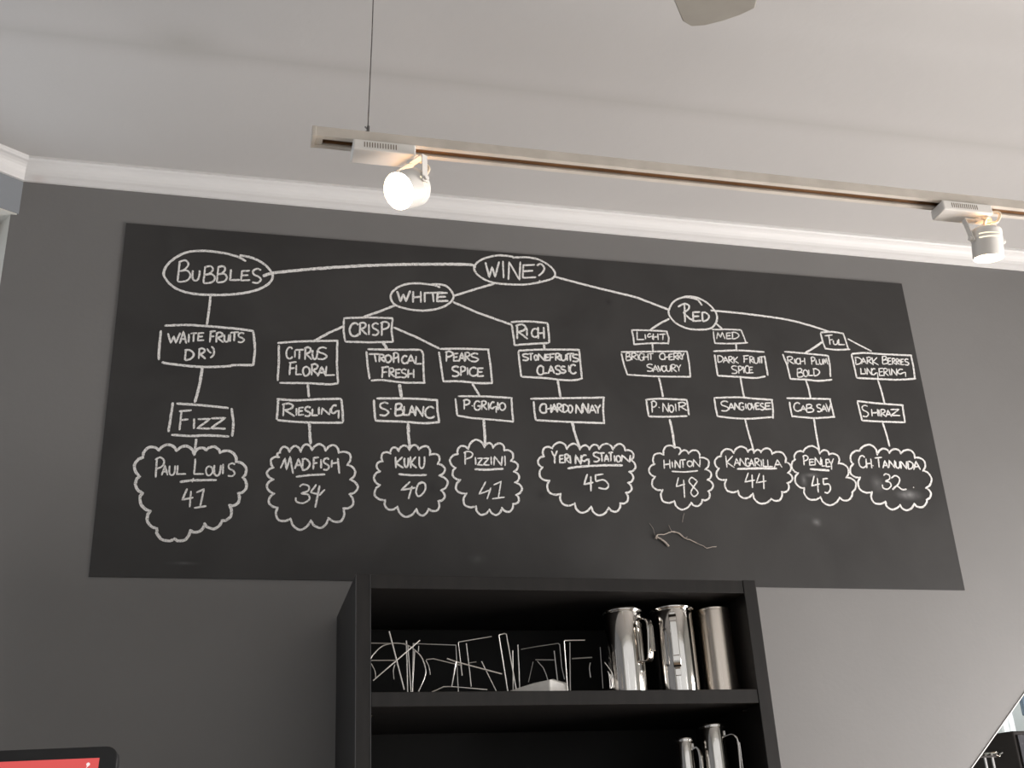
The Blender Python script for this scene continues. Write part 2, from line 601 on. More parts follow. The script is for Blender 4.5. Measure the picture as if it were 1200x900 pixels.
REG = {'A': (180, 285), 'B': (180, 370), 'C': (150, 465), 'D': (150, 520), 'E': (320, 385), 'F': (300, 505),
       'G': (440, 290), 'I': (420, 395), 'J': (430, 495), 'K': (510, 495), 'H': (545, 290), 'h': (570, 385),
       'M': (615, 495), 'L': (715, 335), 'N': (720, 430), 'O': (745, 505), 'Q': (825, 375), 'R': (940, 375),
       'P': (825, 485), 'S': (945, 485), 'X': (320, 280)}


def to_px(reg, p):
    s = 4.0 if reg == 'X' else 7.5
    return (REG[reg][0] + p[0] / s, REG[reg][1] + p[1] / s)


MM = 0.00178


def ribbon(bm, pts_px, wpx, taper=True):
    """a chalk stroke: a thin raised strip with slightly ragged edges lying on the board"""
    P = [on_y(x, y, BOARD_Y) for x, y in pts_px]
    Q = [P[0]]
    for a, b in zip(P, P[1:]):
        L = (b - a).length
        n = max(1, int(L / 0.0035))
        for k in range(1, n + 1):
            Q.append(a.lerp(b, k / n))
    if len(Q) < 2:
        return
    w = wpx * MM / 2
    rows = []
    lo = BOARD_Y + 0.0004
    hi0 = BOARD_Y - 0.0006 - random.uniform(0, 0.0003)
    nq = len(Q)
    for i, p in enumerate(Q):
        t = Q[min(i + 1, nq - 1)] - Q[max(i - 1, 0)]
        if t.length < 1e-7:
            t = Vector((1, 0, 0))
        t.normalize()
        n = Vector((-t.z, 0, t.x))
        f = 1.0
        if i == 0 or i == nq - 1:
            f = 0.6
        l = w * f * random.uniform(0.82, 1.14)
        r = w * f * random.uniform(0.82, 1.14)
        a, b = p + n * l, p - n * r
        hi = hi0 - 0.00022 * i / nq
        rows.append([bm.verts.new((a.x, lo, a.z)), bm.verts.new((a.x, hi, a.z)),
                     bm.verts.new((b.x, hi, b.z)), bm.verts.new((b.x, lo, b.z))])
    for a, b in zip(rows, rows[1:]):
        for k in range(3):
            bm.faces.new((a[k], b[k], b[k + 1], a[k + 1]))
    bm.faces.new(rows[0])
    bm.faces.new(list(reversed(rows[-1])))


# single-stroke hand lettering, unit box, y down
GL = {
    'A': ['l 0,1 .48,0 1,1', 'l .18,.64 .84,.62'],
    'B': ['l .1,.02 0,.98', 'c .02,.06 .55,-.02 .8,.16 .55,.40 .15,.50', 'c .15,.50 .7,.46 1,.68 .8,.92 .3,1 0,.98'],
    'C': ['c .95,.16 .68,0 .3,.08 .03,.42 .1,.82 .42,1 .78,.96 1,.82'],
    'D': ['l .14,.02 .08,1', 'c 0,.05 .5,.02 .95,.3 .95,.62 .6,.9 .08,1'],
    'E': ['l .95,.02 .12,.06 .05,.98 1,.93', 'l .1,.5 .8,.45'],
    'F': ['l .2,.03 .1,1', 'l 0,.06 1,.0', 'l .15,.50 .78,.45'],
    'G': ['c .9,.14 .6,0 .25,.1 .02,.5 .15,.88 .5,1 .85,.88 .92,.56', 'l .5,.56 1,.52'],
    'g': ['c .72,.06 .38,0 .06,.3 .06,.6 .35,.72 .68,.55', 'l .6,.54 1,.50 .96,1.2'],
    'H': ['l .08,0 .05,1', 'l .95,0 .95,1', 'l .06,.55 .95,.48'],
    'I': ['l .5,0 .5,1'],
    'K': ['l .08,0 .12,1', 'l .9,.02 .14,.56 1,1'],
    'L': ['l .08,0 .02,.95 1,.93'],
    'M': ['l 0,1 .2,.05 .48,.75 .72,.0 1,1'],
    'N': ['l 0,1 .1,.02 .88,1 1,0'],
    'O': ['c .5,.02 .12,.16 0,.55 .22,.95 .6,1 .98,.65 .88,.2 .5,.02 .38,.06'],
    'P': ['l .18,.02 .14,1', 'c 0,.1 .5,-.03 .95,.14 .8,.42 .16,.56'],
    'R': ['l .14,.05 .1,1', 'c 0,.08 .5,-.03 .85,.14 .7,.38 .16,.52', 'l .22,.5 1,1'],
    'S': ['c .95,.1 .55,0 .14,.14 .22,.4 .72,.56 .95,.76 .62,.98 .05,.94'],
    'T': ['l 0,.06 1,0', 'l .5,.05 .48,1'],
    'U': ['c .05,0 .02,.5 .12,.85 .45,1 .8,.85 .95,.45 .97,0'],
    'V': ['l 0,0 .45,1 1,0'],
    'W': ['l 0,.05 .25,1 .48,.35 .68,.98 1,0'],
    'Y': ['l 0,.02 .5,.5', 'l 1,0 .5,.5 .48,1'],
    'Z': ['l .05,.08 .95,.05 .05,.92 1,.96'],
    '.': ['l .2,.2 .8,.8'],
    '0': ['c .7,.05 .3,.1 .02,.6 .15,.95 .5,.92 .95,.55 .95,.15 .6,.0 .35,.15'],
    '1': ['l .15,.2 .75,0 .5,.92', 'l 0,1 1,.9'],
    '2': ['c .05,.18 .35,0 .6,.2 .5,.55 .05,.95 .35,.7 .7,.95 1,.92'],
    '3': ['c .25,.12 .5,0 .9,.1 .85,.35 .4,.48 .85,.55 .95,.8 .5,1 .05,.92 0,.7'],
    '4': ['l .38,.0 .0,.60 .95,.48', 'l .72,.12 .66,1'],
    '5': ['l .95,.02 .2,.06 .15,.45', 'c .15,.45 .6,.38 .95,.62 .75,.95 .3,.95'],
    '8': ['c .9,.15 .4,-.02 .1,.2 .5,.48 .95,.78 .55,1.0 .2,.8 .5,.5 .98,.18'],
}


def parse(s):
    k, rest = s[0], s[2:]
    pts = [tuple(float(v) for v in t.split(',')) for t in rest.split()]
    return k, pts


def lean(px, py):
    # direction of plumb lines on the wall as seen in the photograph
    return (px - 441) / (py + 2590)


def lettering(parent, specs, extra=(), w=2.05, name='chalk_lettering'):
    """specs: 'REGION: B x0 x1 y0 y1; U ...' ; extra: ('REGION', 'c/l pts', width)"""
    bm = bmesh.new()
    for sp in specs:
        reg, body = sp.split(':')
        reg = reg.strip()
        for tok in body.split(';'):
            t = tok.split()
            if not t:
                continue
            ch = t[0]
            x0, x1, y0, y1 = (float(v) for v in t[1:])
            c = to_px(reg, ((x0 + x1) / 2, (y0 + y1) / 2))
            k = lean(*c) * 0.6
            if x1 - x0 < 14:
                k = lean(*c)
            for st in GL[ch]:
                kind, pts = parse(st)
                q = []
                for u_, v_ in pts:
                    v2 = y0 + v_ * (y1 - y0)
                    q.append((x0 + u_ * (x1 - x0) + k * (v2 - (y0 + y1) / 2), v2))
                q = [to_px(reg, p) for p in q]
                if kind == 'c':
                    q = catmull(q, 5)
                ribbon(bm, q, w * random.uniform(0.92, 1.1))
    for ex in extra:
        kind, pts = parse(ex[1])
        q = [to_px(ex[0], p) for p in pts]
        if kind == 'c':
            q = catmull(q, 6)
        ribbon(bm, q, ex[2] if len(ex) > 2 else w)
    return link(name, bm, M_CHALK, parent)


def strokes(name, specs, w, parent=None):
    bm = bmesh.new()
    for sp in specs:
        reg, st = sp[0], sp[1:].strip()
        kind, pts = parse(st)
        q = [to_px(reg, p) for p in pts]
        if kind == 'c':
            q = catmull(q, 7)
        ribbon(bm, q, w)
    return link(name, bm, M_CHALK, parent or board)


def cloud(reg, cusps, w=2.7, bulge=0.34):
    cx = sum(p[0] for p in cusps) / len(cusps)
    cy = sum(p[1] for p in cusps) / len(cusps)
    bm = bmesh.new()
    n = len(cusps)
    for i in range(n):
        a, b = cusps[i], cusps[(i + 1) % n]
        mx, my = (a[0] + b[0]) / 2, (a[1] + b[1]) / 2
        vx, vy = b[0] - a[0], b[1] - a[1]
        L = math.hypot(vx, vy)
        nx, ny = vy / L, -vx / L
        if nx * (mx - cx) + ny * (my - cy) < 0:
            nx, ny = -nx, -ny
        h = L * bulge * 1.22 * random.uniform(0.85, 1.1)
        pts = [a]
        for k in range(1, 10):
            t = k / 10
            f = (1 - (2 * t - 1) ** 2) ** 0.62
            sk = 0.04 * math.sin(t * math.pi * 2)
            pts.append((a[0] + vx * (t + sk) + nx * h * f, a[1] + vy * (t + sk) + ny * h * f))
        # the stroke ends in a little inward hook
        pts.append((b[0] - nx * 11, b[1] - ny * 11))
        ribbon(bm, [to_px(reg, p) for p in pts], w)
    return link('chalk_cloud', bm, M_CHALK, board)


BOXW, LINEW = 2.7, 3.1
# ---- bubbles branch
o = strokes('chalk_oval', ['Ac 812,160 740,120 600,85 430,68 280,85 150,160 90,250 110,320 190,395 320,440 500,455 700,450 880,420 1000,365 1045,300 1020,235 950,170 850,125 755,108'], 3.2)
lettering(o, ['A: B 215 325 155 340; U 340 405 240 330; B 440 540 205 352; B 558 645 205 345; L 672 760 230 330; E 765 850 240 330; S 862 948 225 352'], w=2.5)
strokes('chalk_line', ['Ac 500,465 487,580 468,718'], LINEW)
strokes('chalk_line', ['Xc -48,175 0,160 90,150 200,140 380,128 600,120 780,119 925,121 945,137'], 4.2)
o = strokes('chalk_box', ['Bc 95,88 300,82 500,95 700,112 880,135', 'Bc 875,135 890,290 875,440',
                          'Bc 75,405 120,420 400,450 650,445 700,435 875,435', 'Bc 65,130 50,280 45,390'], 3.1)
lettering(o, ['B: W 125 232 150 240; A 232 290 140 245; I 302 316 160 235; T 322 382 152 230; E 388 445 150 220; F 490 545 135 235; R 545 615 150 235; U 620 662 165 230; I 668 678 160 230; T 672 748 145 225; S 738 798 150 235',
              'B: D 270 352 300 392; R 392 458 290 380'],
          [('B', 'l 470,288 484,312 506,330'), ('B', 'c 508,270 530,300 526,345 498,372')], w=2.4)
strokes('chalk_line', ['Bc 430,440 405,600 362,765'], 3.5)
o = strokes('chalk_box', ['Cc 395,50 375,180 355,310', 'Cc 425,60 650,75 885,100', 'Cc 910,100 925,230 915,350',
                          'Cc 380,335 550,345 700,340 890,350'], 3.1)
lettering(o, ['C: F 445 555 118 295; I 570 590 190 282; Z 605 725 190 285; Z 722 860 182 285'], w=2.5)
strokes('chalk_line', ['Cc 600,370 592,440 583,510'], 2.9)
o = cloud('D', [(275, 55), (430, 60), (585, 95), (690, 55), (812, 78), (955, 160), (1012, 300), (970, 440), (890, 545),
                (825, 680), (670, 705), (545, 765), (405, 840), (250, 745), (195, 590), (125, 430), (100, 285),
                (130, 118)], 3.4, 0.28)
lettering(o, ['D: P 235 318 125 298; A 298 350 192 278; U 362 415 192 278; L 430 512 190 272; L 582 672 132 275; O 685 745 197 278; U 755 815 188 282; I 828 842 178 268; S 875 942 172 288',
              'D: 4 478 580 395 558; 1 582 692 398 565'],
          [('D', 'l 455,337 565,322 780,320', 2.9), ('D', 'l 576,302 564,340', 2)], w=2.2)
# ---- wine and white branch
o = strokes('chalk_oval', ['Hc 415,89 470,87 540,87 640,105 740,160 790,225 770,270 680,300 540,325 400,325 250,310 140,265 85,205 90,150 160,100 270,72 340,72 425,83'], 2.9)
lettering(o, ['H: W 180 300 125 262; I 326 344 120 270; N 378 488 125 285; E 498 622 150 270'],
          [('H', 'c 630,160 665,145 695,180 680,220 645,250', 2.8), ('H', 'l 650,290 662,296', 3.2)], w=2.7)
strokes('chalk_line', ['Gl 1045,318 900,360 690,425'], LINEW)
o = strokes('chalk_oval', ['Gc 570,352 500,330 350,315 230,335 150,390 135,450 180,510 300,545 430,555 560,535 650,490 685,440 670,390 620,340 560,325 490,325'], 2.9)
lettering(o, ['G: W 190 305 380 475; H 325 402 385 485; I 424 440 395 482; E 535 640 398 475'],
          [('G', 'l 425,400 600,396'), ('G', 'l 503,400 510,480')], w=2.7)
strokes('chalk_line', ['Xl 575,310 500,340 425,366'], LINEW)
strokes('chalk_line', ['Gl 680,480 900,575 1200,682'], LINEW)
o = strokes('chalk_box', ['Xl 330,372 440,368 562,372', 'Xl 560,372 555,430 562,485', 'Xl 338,482 450,485 562,483',
                          'Xl 332,376 330,430 338,482'], 2.7)
lettering(o, ['X: C 358 402 395 456; R 403 440 394 450; I 444 454 400 450; S 462 496 395 452; P 503 545 390 454'], w=2.6)
strokes('chalk_line', ['Xl 335,408 262,440 190,480'], LINEW)
strokes('chalk_line', ['El 960,110 1000,180'], 4.2)
strokes('chalk_line', ['Xl 565,415 670,460 780,515'], LINEW)
o = strokes('chalk_box', ['El 38,128 200,115 400,110 575,108', 'El 565,110 560,300 570,480', 'El 55,478 300,480 500,492 575,482',
                          'El 50,145 50,300 40,460'], 2.8)
lettering(o, ['E: C 115 172 165 265; I 184 200 195 255; T 192 272 185 270; R 275 340 168 275; U 345 390 190 270; S 385 475 165 272',
              'E: F 138 205 295 410; L 200 255 320 410; O 262 322 335 415; R 332 402 315 412; A 392 465 335 420; L 462 545 330 415'], w=2.4)
strokes('chalk_line', ['El 305,490 315,605'], LINEW)
o = strokes('chalk_box', ['Ec 30,620 200,632 400,622 600,618', 'El 600,620 610,720 615,825', 'Ec 35,805 200,820 400,828 615,828',
                          'Ec 45,625 40,720 30,800'], 2.9)
lettering(o, ['E: R 78 190 662 772; I 198 212 700 765; E 222 272 693 762; S 275 332 688 772; L 342 395 705 768; I 396 408 690 757; N 425 505 700 757; g 508 578 675 772'], w=2.4)
strokes('chalk_line', ['El 318,832 322,900', 'Fl 472,2 475,60 480,118'], 3.6)
o = cloud('F', [(295, 180), (395, 180), (495, 165), (615, 170), (730, 190), (805, 300), (830, 430), (825, 560), (770, 685),
                (635, 770), (480, 790), (300, 775), (185, 675), (155, 550), (150, 425), (150, 320), (200, 228), (208, 190)], 2.7, 0.40)
lettering(o, ['F: A 340 408 245 335; D 402 472 245 347; F 498 552 232 340; I 564 580 250 330; S 588 645 240 345',
              'F: 3 350 475 470 635'],
          [('F', 'l 215,330 255,242 268,340 300,228 326,376'), ('F', 'l 668,255 664,322'), ('F', 'l 664,285 722,280'),
           ('F', 'l 718,240 732,376', 2.6), ('F', 'l 350,403 480,388 608,382', 2.6),
           ('F', 'l 530,470 480,540 560,562 605,515'), ('F', 'l 558,480 520,675', 2.6)], w=2.3)
o = strokes('chalk_box', ['Il 80,108 300,112 545,112', 'Ic 545,112 568,150 570,250 578,400', 'Ic 110,385 200,378 400,400 590,402',
                          'Il 70,125 80,250 98,370'], 2.7)
lettering(o, ['I: R 178 232 155 220; O 235 290 158 222; P 303 352 140 228; I 346 358 160 228; C 382 430 165 232; A 428 496 158 236; L 502 556 168 240',
              'I: F 200 268 262 360; R 265 318 275 352; E 325 375 283 357; S 374 425 283 357; H 434 488 283 360'],
          [('I', 'l 90,150 190,150'), ('I', 'l 140,150 155,220')], w=2.4)
strokes('chalk_line', ['Il 360,415 370,470 378,530'], 4.2)
o = strokes('chalk_box', ['Ic 158,540 400,540 550,545 700,556', 'Il 690,555 695,650 710,752', 'Ic 145,735 400,745 580,757 715,748',
                          'Il 135,550 140,650 150,735'], 2.9)
lettering(o, ['I: S 180 268 575 692; . 278 292 625 640; B 322 396 588 692; L 398 446 608 690; A 442 500 605 692; N 500 572 608 697; C 585 668 613 712'], w=2.5)
strokes('chalk_line', ['Il 435,760 445,840', 'Jl 358,20 365,120 378,235'], 3.5)
o = cloud('J', [(375, 240), (458, 235), (555, 285), (625, 365), (640, 470), (655, 600), (630, 695), (540, 765), (432, 765),
                (265, 745), (155, 685), (110, 550), (112, 428), (135, 340), (205, 270), (280, 250)], 2.6, 0.40)
lettering(o, ['J: K 245 320 302 402; U 328 366 312 394; K 378 436 300 402; U 458 508 300 404', 'J: 0 430 515 525 652'],
          [('J', 'c 275,455 400,465 525,462', 2.5), ('J', 'l 380,520 300,596 425,574'), ('J', 'l 396,560 365,674')], w=2.3)
o = strokes('chalk_box', ['Ic 715,105 900,103 1150,110', 'Il 1140,110 1160,250 1175,405', 'Ic 740,390 900,390 1050,405 1180,405',
                          'Il 708,130 725,250 745,385'], 2.8)
lettering(o, ['I: P 762 832 128 216; E 833 882 143 212; A 882 936 138 217; R 934 985 138 212; S 984 1056 143 217',
              'I: S 818 886 258 347; P 893 942 262 342; I 954 964 268 332; C 974 1042 268 342; E 1044 1102 272 347'], w=2.4)
strokes('chalk_line', ['Il 1000,410 1065,515'], LINEW)
o = strokes('chalk_box', ['Ic 875,520 1125,523 1355,537', 'Il 1345,540 1350,645 1360,748', 'Ic 868,690 1000,712 1200,728 1365,745',
                          'Il 852,540 860,620 868,690'], 2.6)
lettering(o, ['I: P 920 980 553 637; . 993 1007 598 612; G 1015 1075 563 642; R 1078 1130 563 640; I 1138 1150 575 642; g 1158 1212 572 650; I 1220 1232 572 642; O 1240 1292 578 642'], w=2.2)
strokes('chalk_line', ['Il 1100,725 1108,800', 'Kl 426,2 435,100 438,212'], 3.5)
o = cloud('K', [(435, 215), (510, 220), (610, 245), (670, 340), (695, 435), (705, 530), (715, 640), (685, 720), (585, 755),
                (475, 770), (355, 740), (270, 625), (215, 505), (175, 400), (195, 275), (290, 230)], 2.6, 0.36)
lettering(o, ['K: P 250 332 258 372; I 348 360 305 372; Z 368 420 312 378; Z 420 475 312 378; I 486 498 300 372; N 514 590 298 378; I 604 622 293 382',
              'K: 1 498 608 520 672'],
          [('K', 'c 345,412 450,416 600,408', 2.7), ('K', 'l 445,520 385,630 488,594'), ('K', 'l 490,572 455,675')], w=1.95)
o = strokes('chalk_box', ['Hc 402,656 550,650 725,665', 'Hc 725,665 735,760 740,840', 'Hc 435,860 550,850 735,840',
                          'Hl 410,680 425,780 435,865'], 2.8)
lettering(o, ['H: R 445 548 680 805; I 536 550 705 777; C 583 640 715 788; H 638 695 700 803'], w=2.6)
strokes('chalk_line', ['hl 505,140 510,188'], 3.3)
o = strokes('chalk_box', ['hc 280,195 500,185 820,188', 'hl 815,190 825,300 838,430', 'hc 310,425 500,435 700,455 800,450 845,435',
                          'hl 280,200 290,300 305,425'], 2.7)
lettering(o, ['h: S 313 372 223 282; T 370 412 220 282; O 420 448 233 278; N 453 516 223 282; E 518 556 228 282; F 552 600 223 287; R 603 652 220 282; U 655 700 228 282; I 703 714 220 282; T 705 770 220 287; S 752 812 228 292',
              'h: C 445 500 328 407; L 498 537 333 397; A 543 597 328 397; S 603 652 328 402; S 652 697 333 392; I 718 730 323 382; C 733 787 318 397'], w=2.4)
strokes('chalk_line', ['hl 625,455 640,540 650,605'], 3.2)
o = strokes('chalk_box', ['hl 385,618 700,612 1040,607', 'hl 1030,610 1025,720 1035,840', 'hc 430,805 700,820 1040,832',
                          'hl 415,640 420,720 432,805'], 2.7)
lettering(o, ['h: C 468 530 663 742; H 522 570 668 742; A 572 622 663 737; R 618 666 663 737; D 668 720 668 737; O 718 757 673 737; N 785 842 668 747; N 843 897 658 742; A 903 962 673 747; Y 953 1005 668 747'], w=2.4)
strokes('chalk_line', ['hl 755,825 770,885', 'Mc 413,0 440,100 480,218'], 3.3)
o = cloud('M', [(485, 235), (570, 235), (655, 230), (775, 235), (885, 245), (940, 335), (920, 438), (910, 535), (890, 622),
                (840, 715), (735, 755), (580, 745), (435, 715), (310, 630), (210, 512), (150, 395), (165, 297), (240, 225),
                (372, 230)], 2.6, 0.36)
lettering(o, ['M: Y 235 287 248 362; E 303 346 288 357; R 348 392 283 357; I 394 406 290 362; N 443 497 288 367; g 497 562 288 362; S 598 656 263 347; T 652 702 268 345; A 698 738 285 345; T 735 777 263 342; I 783 794 290 347; O 803 842 293 347; N 848 928 288 347',
              'M: 4 520 606 455 606'],
          [('M', 'c 375,405 500,388 700,378 860,378', 2.9), ('M', 'l 690,455 620,463 624,520', 2.2),
           ('M', 'c 624,520 690,505 735,548 712,585 645,575', 2.2)], w=2.3)
# ---- red branch
strokes('chalk_line', ['Hl 790,258 1000,315 1200,365 1500,437 1785,546'], 3.2)
o = strokes('chalk_oval', ['Lc 808,172 760,120 660,100 570,130 520,200 520,260 580,330 680,375 800,385 890,370 935,310 930,240 870,165 790,115 720,95 650,95'], 2.8)
lettering(o, ['L: E 722 797 228 312; D 803 868 233 312'],
          [('L', 'l 652,165 658,320'), ('L', 'c 595,185 650,158 690,172 688,205 640,240'), ('L', 'l 645,240 700,290 735,305')], w=2.7)
strokes('chalk_line', ['Lc 520,290 440,330 355,385'], 2.9)
strokes('chalk_line', ['Ll 935,335 990,385'], 2.6)
strokes('chalk_line', ['Xc 2050,335 2100,340 2220,352 2400,377 2520,407 2612,438'], 2.9)
o = strokes('chalk_box', ['Lc 185,388 350,392 505,402', 'Ll 495,400 515,460 510,515', 'Lc 205,515 350,505 510,505',
                          'Ll 190,390 205,460 210,520'], 2.4)
lettering(o, ['L: L 233 297 400 477; I 304 314 425 472; g 328 372 422 462; H 376 422 420 476'],
          [('L', 'l 430,428 488,424'), ('L', 'l 464,427 462,476')], w=1.9)
strokes('chalk_line', ['Ll 370,510 376,572'], 2.7)
o = strokes('chalk_box', ['Ll 95,582 350,578 680,576', 'Ll 675,578 695,690 705,805', 'Lc 145,780 400,795 710,800',
                          'Ll 98,595 120,690 150,780'], 2.4)
lettering(o, ['L: B 138 182 593 657; R 184 237 593 652; I 240 250 600 652; G 255 292 593 657; H 294 335 595 655; T 333 382 595 652; C 433 482 593 647; H 478 517 600 652; E 518 557 598 652; R 555 600 593 652; R 592 630 593 650; Y 615 652 592 648',
              'L: S 318 377 688 752; A 374 422 698 757; V 420 456 700 752; O 455 492 703 752; U 493 532 700 752; R 534 582 693 757; Y 583 622 693 752'], w=1.8)
strokes('chalk_line', ['Nc 390,95 410,180 426,265'], 2.9)
o = strokes('chalk_box', ['Nc 270,290 400,280 640,290', 'Nl 635,290 645,350 655,425', 'Nc 300,435 450,438 640,432',
                          'Nl 280,295 290,370 300,435'], 2.6)
lettering(o, ['N: P 322 372 303 402; . 385 400 350 365; N 423 477 318 397; O 482 520 336 397; I 533 544 323 392; R 558 637 313 385'], w=1.95)
strokes('chalk_line', ['Nl 485,460 510,580 530,718'], 3.2)
o = cloud('O', [(345, 145), (385, 205), (465, 195), (565, 235), (615, 340), (635, 432), (640, 532), (585, 610), (485, 635),
                (335, 620), (230, 520), (165, 403), (160, 290), (243, 205)], 2.4, 0.36)
lettering(o, ['O: H 245 302 253 332; I 316 326 270 322; N 343 392 258 327; T 388 442 253 322; O 453 497 263 312; N 503 567 250 317',
              'O: 8 463 547 413 577'],
          [('O', 'c 315,355 430,361 545,350', 2.0), ('O', 'l 375,410 355,490 432,468'), ('O', 'l 420,430 428,587')], w=1.8)
o = strokes('chalk_box', ['Ql 70,85 200,82 330,88', 'Ql 325,88 350,150 370,205', 'Qc 90,205 250,208 385,200', 'Ql 82,100 85,150 95,205'], 2.2)
lettering(o, ['Q: M 108 182 108 167; E 194 242 113 167; D 243 306 108 167'], w=1.8)
strokes('chalk_line', ['Ql 280,210 286,268'], 2.7)
o = strokes('chalk_box', ['Qc 80,275 300,268 530,282', 'Qc 530,315 545,400 560,490', 'Qc 120,490 300,500 450,510 540,495',
                          'Ql 92,305 105,400 120,490'], 2.6)
lettering(o, ['Q: D 116 167 313 372; A 168 212 323 377; R 213 257 323 382; K 258 302 323 382; F 343 397 313 377; R 398 437 323 382; U 438 477 328 382; I 482 492 328 382; T 484 527 323 382',
              'Q: S 238 292 403 472; P 298 337 408 472; I 343 353 408 467; C 358 397 403 467; E 394 432 413 467'], w=1.85)
strokes('chalk_line', ['Qc 318,505 335,600 352,682'], 2.7)
o = strokes('chalk_box', ['Qc 85,685 300,680 450,692 605,703', 'Qc 595,705 605,780 605,868', 'Qc 110,845 250,862 400,868 610,852',
                          'Ql 90,690 100,770 118,850'], 2.5)
lettering(o, ['Q: S 143 217 713 802; A 213 267 733 792; N 268 312 728 787; G 308 352 728 792; I 362 373 733 782; O 383 417 733 787; V 418 452 728 787; E 453 492 728 787; S 493 527 733 792; E 533 592 728 787'], w=1.95)
strokes('chalk_line', ['Pl 360,50 390,170 420,270 440,345'], 2.8)
o = cloud('P', [(440, 340), (500, 335), (600, 350), (720, 425), (740, 520), (735, 610), (685, 690), (590, 750), (425, 705),
                (295, 680), (190, 580), (125, 480), (145, 370), (262, 340), (388, 330)], 2.5, 0.34)
lettering(o, ['P: K 188 262 368 472; A 263 312 393 457; N 313 367 388 457; G 363 402 393 462; A 398 437 398 462; R 443 492 393 462; I 498 509 403 462; L 518 557 398 467; L 558 602 403 467; A 614 682 403 472',
              'P: 4 358 452 518 652; 4 458 552 523 662'],
          [('P', 'c 290,485 450,480 640,480', 3.0)], w=1.8)
o = strokes('chalk_box', ['Rc 160,110 260,105 365,120', 'Rl 360,118 385,190 405,258', 'Rc 200,250 300,262 420,258',
                          'Rl 160,115 180,190 205,258'], 2.5)
lettering(o, ['R: U 273 312 180 217; L 318 372 168 220'],
          [('R', 'l 198,140 265,132'), ('R', 'l 233,138 245,217'), ('R', 'l 238,176 268,172')], w=1.95)
strokes('chalk_line', ['Rc 180,190 110,240 20,295'], 3.1)
strokes('chalk_line', ['Rc 400,165 500,220 610,275'], 2.4)
o = strokes('chalk_box', ['Qc 705,278 900,295 1095,315', 'Qc 1090,315 1105,400 1110,500', 'Qc 755,518 900,525 1000,535 1125,525',
                          'Ql 690,300 730,400 758,520'], 2.6)
lettering(o, ['Q: R 728 787 323 387; I 793 803 340 387; C 808 842 338 387; H 843 887 333 392; P 938 977 328 392; L 984 1010 350 392; U 1014 1044 343 390; M 1048 1086 338 392',
              'Q: B 818 872 428 502; O 873 912 438 497; L 918 957 438 492; D 958 1014 428 492'], w=1.85)
strokes('chalk_line', ['Ql 895,530 920,610 936,692'], 2.7)
o = strokes('chalk_box', ['Qc 725,688 900,690 1115,695', 'Ql 1105,695 1125,780 1145,860', 'Qc 770,845 900,858 1000,862 1150,850',
                          'Ql 750,720 760,790 775,855'], 2.6)
lettering(o, ['Q: C 788 847 728 802; A 848 897 753 802; B 898 962 743 812; S 988 1032 743 807; A 1033 1077 748 807; V 1073 1117 733 807'], w=1.95)
strokes('chalk_line', ['Pl 965,42 985,180 1012,322'], 2.8)
o = cloud('S', [(120, 345), (200, 355), (285, 435), (355, 560), (405, 690), (290, 740), (120, 735), (-25, 655), (-80, 520),
                (-105, 400), (-30, 330)], 2.5, 0.30)
lettering(o, ['P: P 868 917 368 452; E 923 972 398 452; N 973 1027 383 452; L 1033 1072 398 462; E 1068 1107 398 467; Y 1093 1142 393 492',
              'P: 4 945 1022 545 692'],
          [('P', 'l 930,485 1010,492 1102,498', 3.0), ('P', 'l 1087,568 1045,573 1050,622', 2.2),
           ('P', 'c 1050,622 1095,618 1110,660 1087,695 1058,688', 2.2)], w=1.85)
o = strokes('chalk_box', ['Rc 435,298 550,290 700,300 965,312', 'Rl 955,310 975,400 990,515', 'Rc 480,510 700,520 850,525 1000,515',
                          'Rl 432,300 455,400 478,510'], 2.7)
lettering(o, ['R: D 463 522 328 392; A 518 562 333 387; R 566 612 328 387; K 613 667 328 397; B 703 752 320 387; E 752 786 333 392; R 788 822 340 392; R 824 854 343 395; I 857 865 345 395; E 868 897 343 395; S 900 937 343 397',
              'R: L 513 552 423 477; I 550 560 425 477; N 568 612 423 482; g 608 662 428 502; E 673 717 423 492; R 713 757 428 492; I 763 773 428 487; N 783 832 428 487; g 838 907 433 490'], w=1.85)
strokes('chalk_line', ['Rl 665,530 700,640 725,742'], 2.8)
o = strokes('chalk_box', ['Rc 480,712 650,732 890,750', 'Rl 880,750 890,820 903,898', 'Rc 522,883 687,893 905,900',
                          'Rl 485,720 505,800 525,885'], 2.7)
lettering(o, ['R: S 523 582 750 852; H 608 667 783 847; I 672 683 788 847; R 688 737 788 852; A 733 782 793 852; Z 775 857 783 843'], w=1.95)
strokes('chalk_line', ['Sl 670,80 705,190 730,287'], 2.7)
o = cloud('S', [(625, 355), (730, 340), (830, 345), (955, 385), (1030, 500), (1055, 655), (1060, 757), (945, 795), (820, 805),
                (690, 775), (570, 690), (465, 560), (405, 440), (465, 320)], 2.7, 0.32)
lettering(o, ['S: C 458 520 368 472; H 523 572 393 478; . 578 592 448 462; T 603 667 383 472; A 668 717 413 477; N 723 777 408 472; U 783 822 418 477; N 828 882 418 482; D 888 937 418 487; A 938 997 418 492',
              'S: 3 663 742 528 662; 2 743 872 543 672'],
          [('S', 'l 938,643 945,650', 2.2)], w=2.05)

# dry twig and threads stuck to the board
bm = bmesh.new()


def tw(pts, r0, r1, lift=0.004):
    q = catmull([(x, y) for x, y in pts], 5)
    P = [on_y(750 + x / 12, 600 + y / 12, BOARD_Y) + Vector((random.uniform(-.0006, .0006), -lift, random.uniform(-.0006, .0006)))
         for x, y in q]
    n = len(P)
    tube(bm, P, [r0 + (r1 - r0) * i / (n - 1) for i in range(n)], 6)


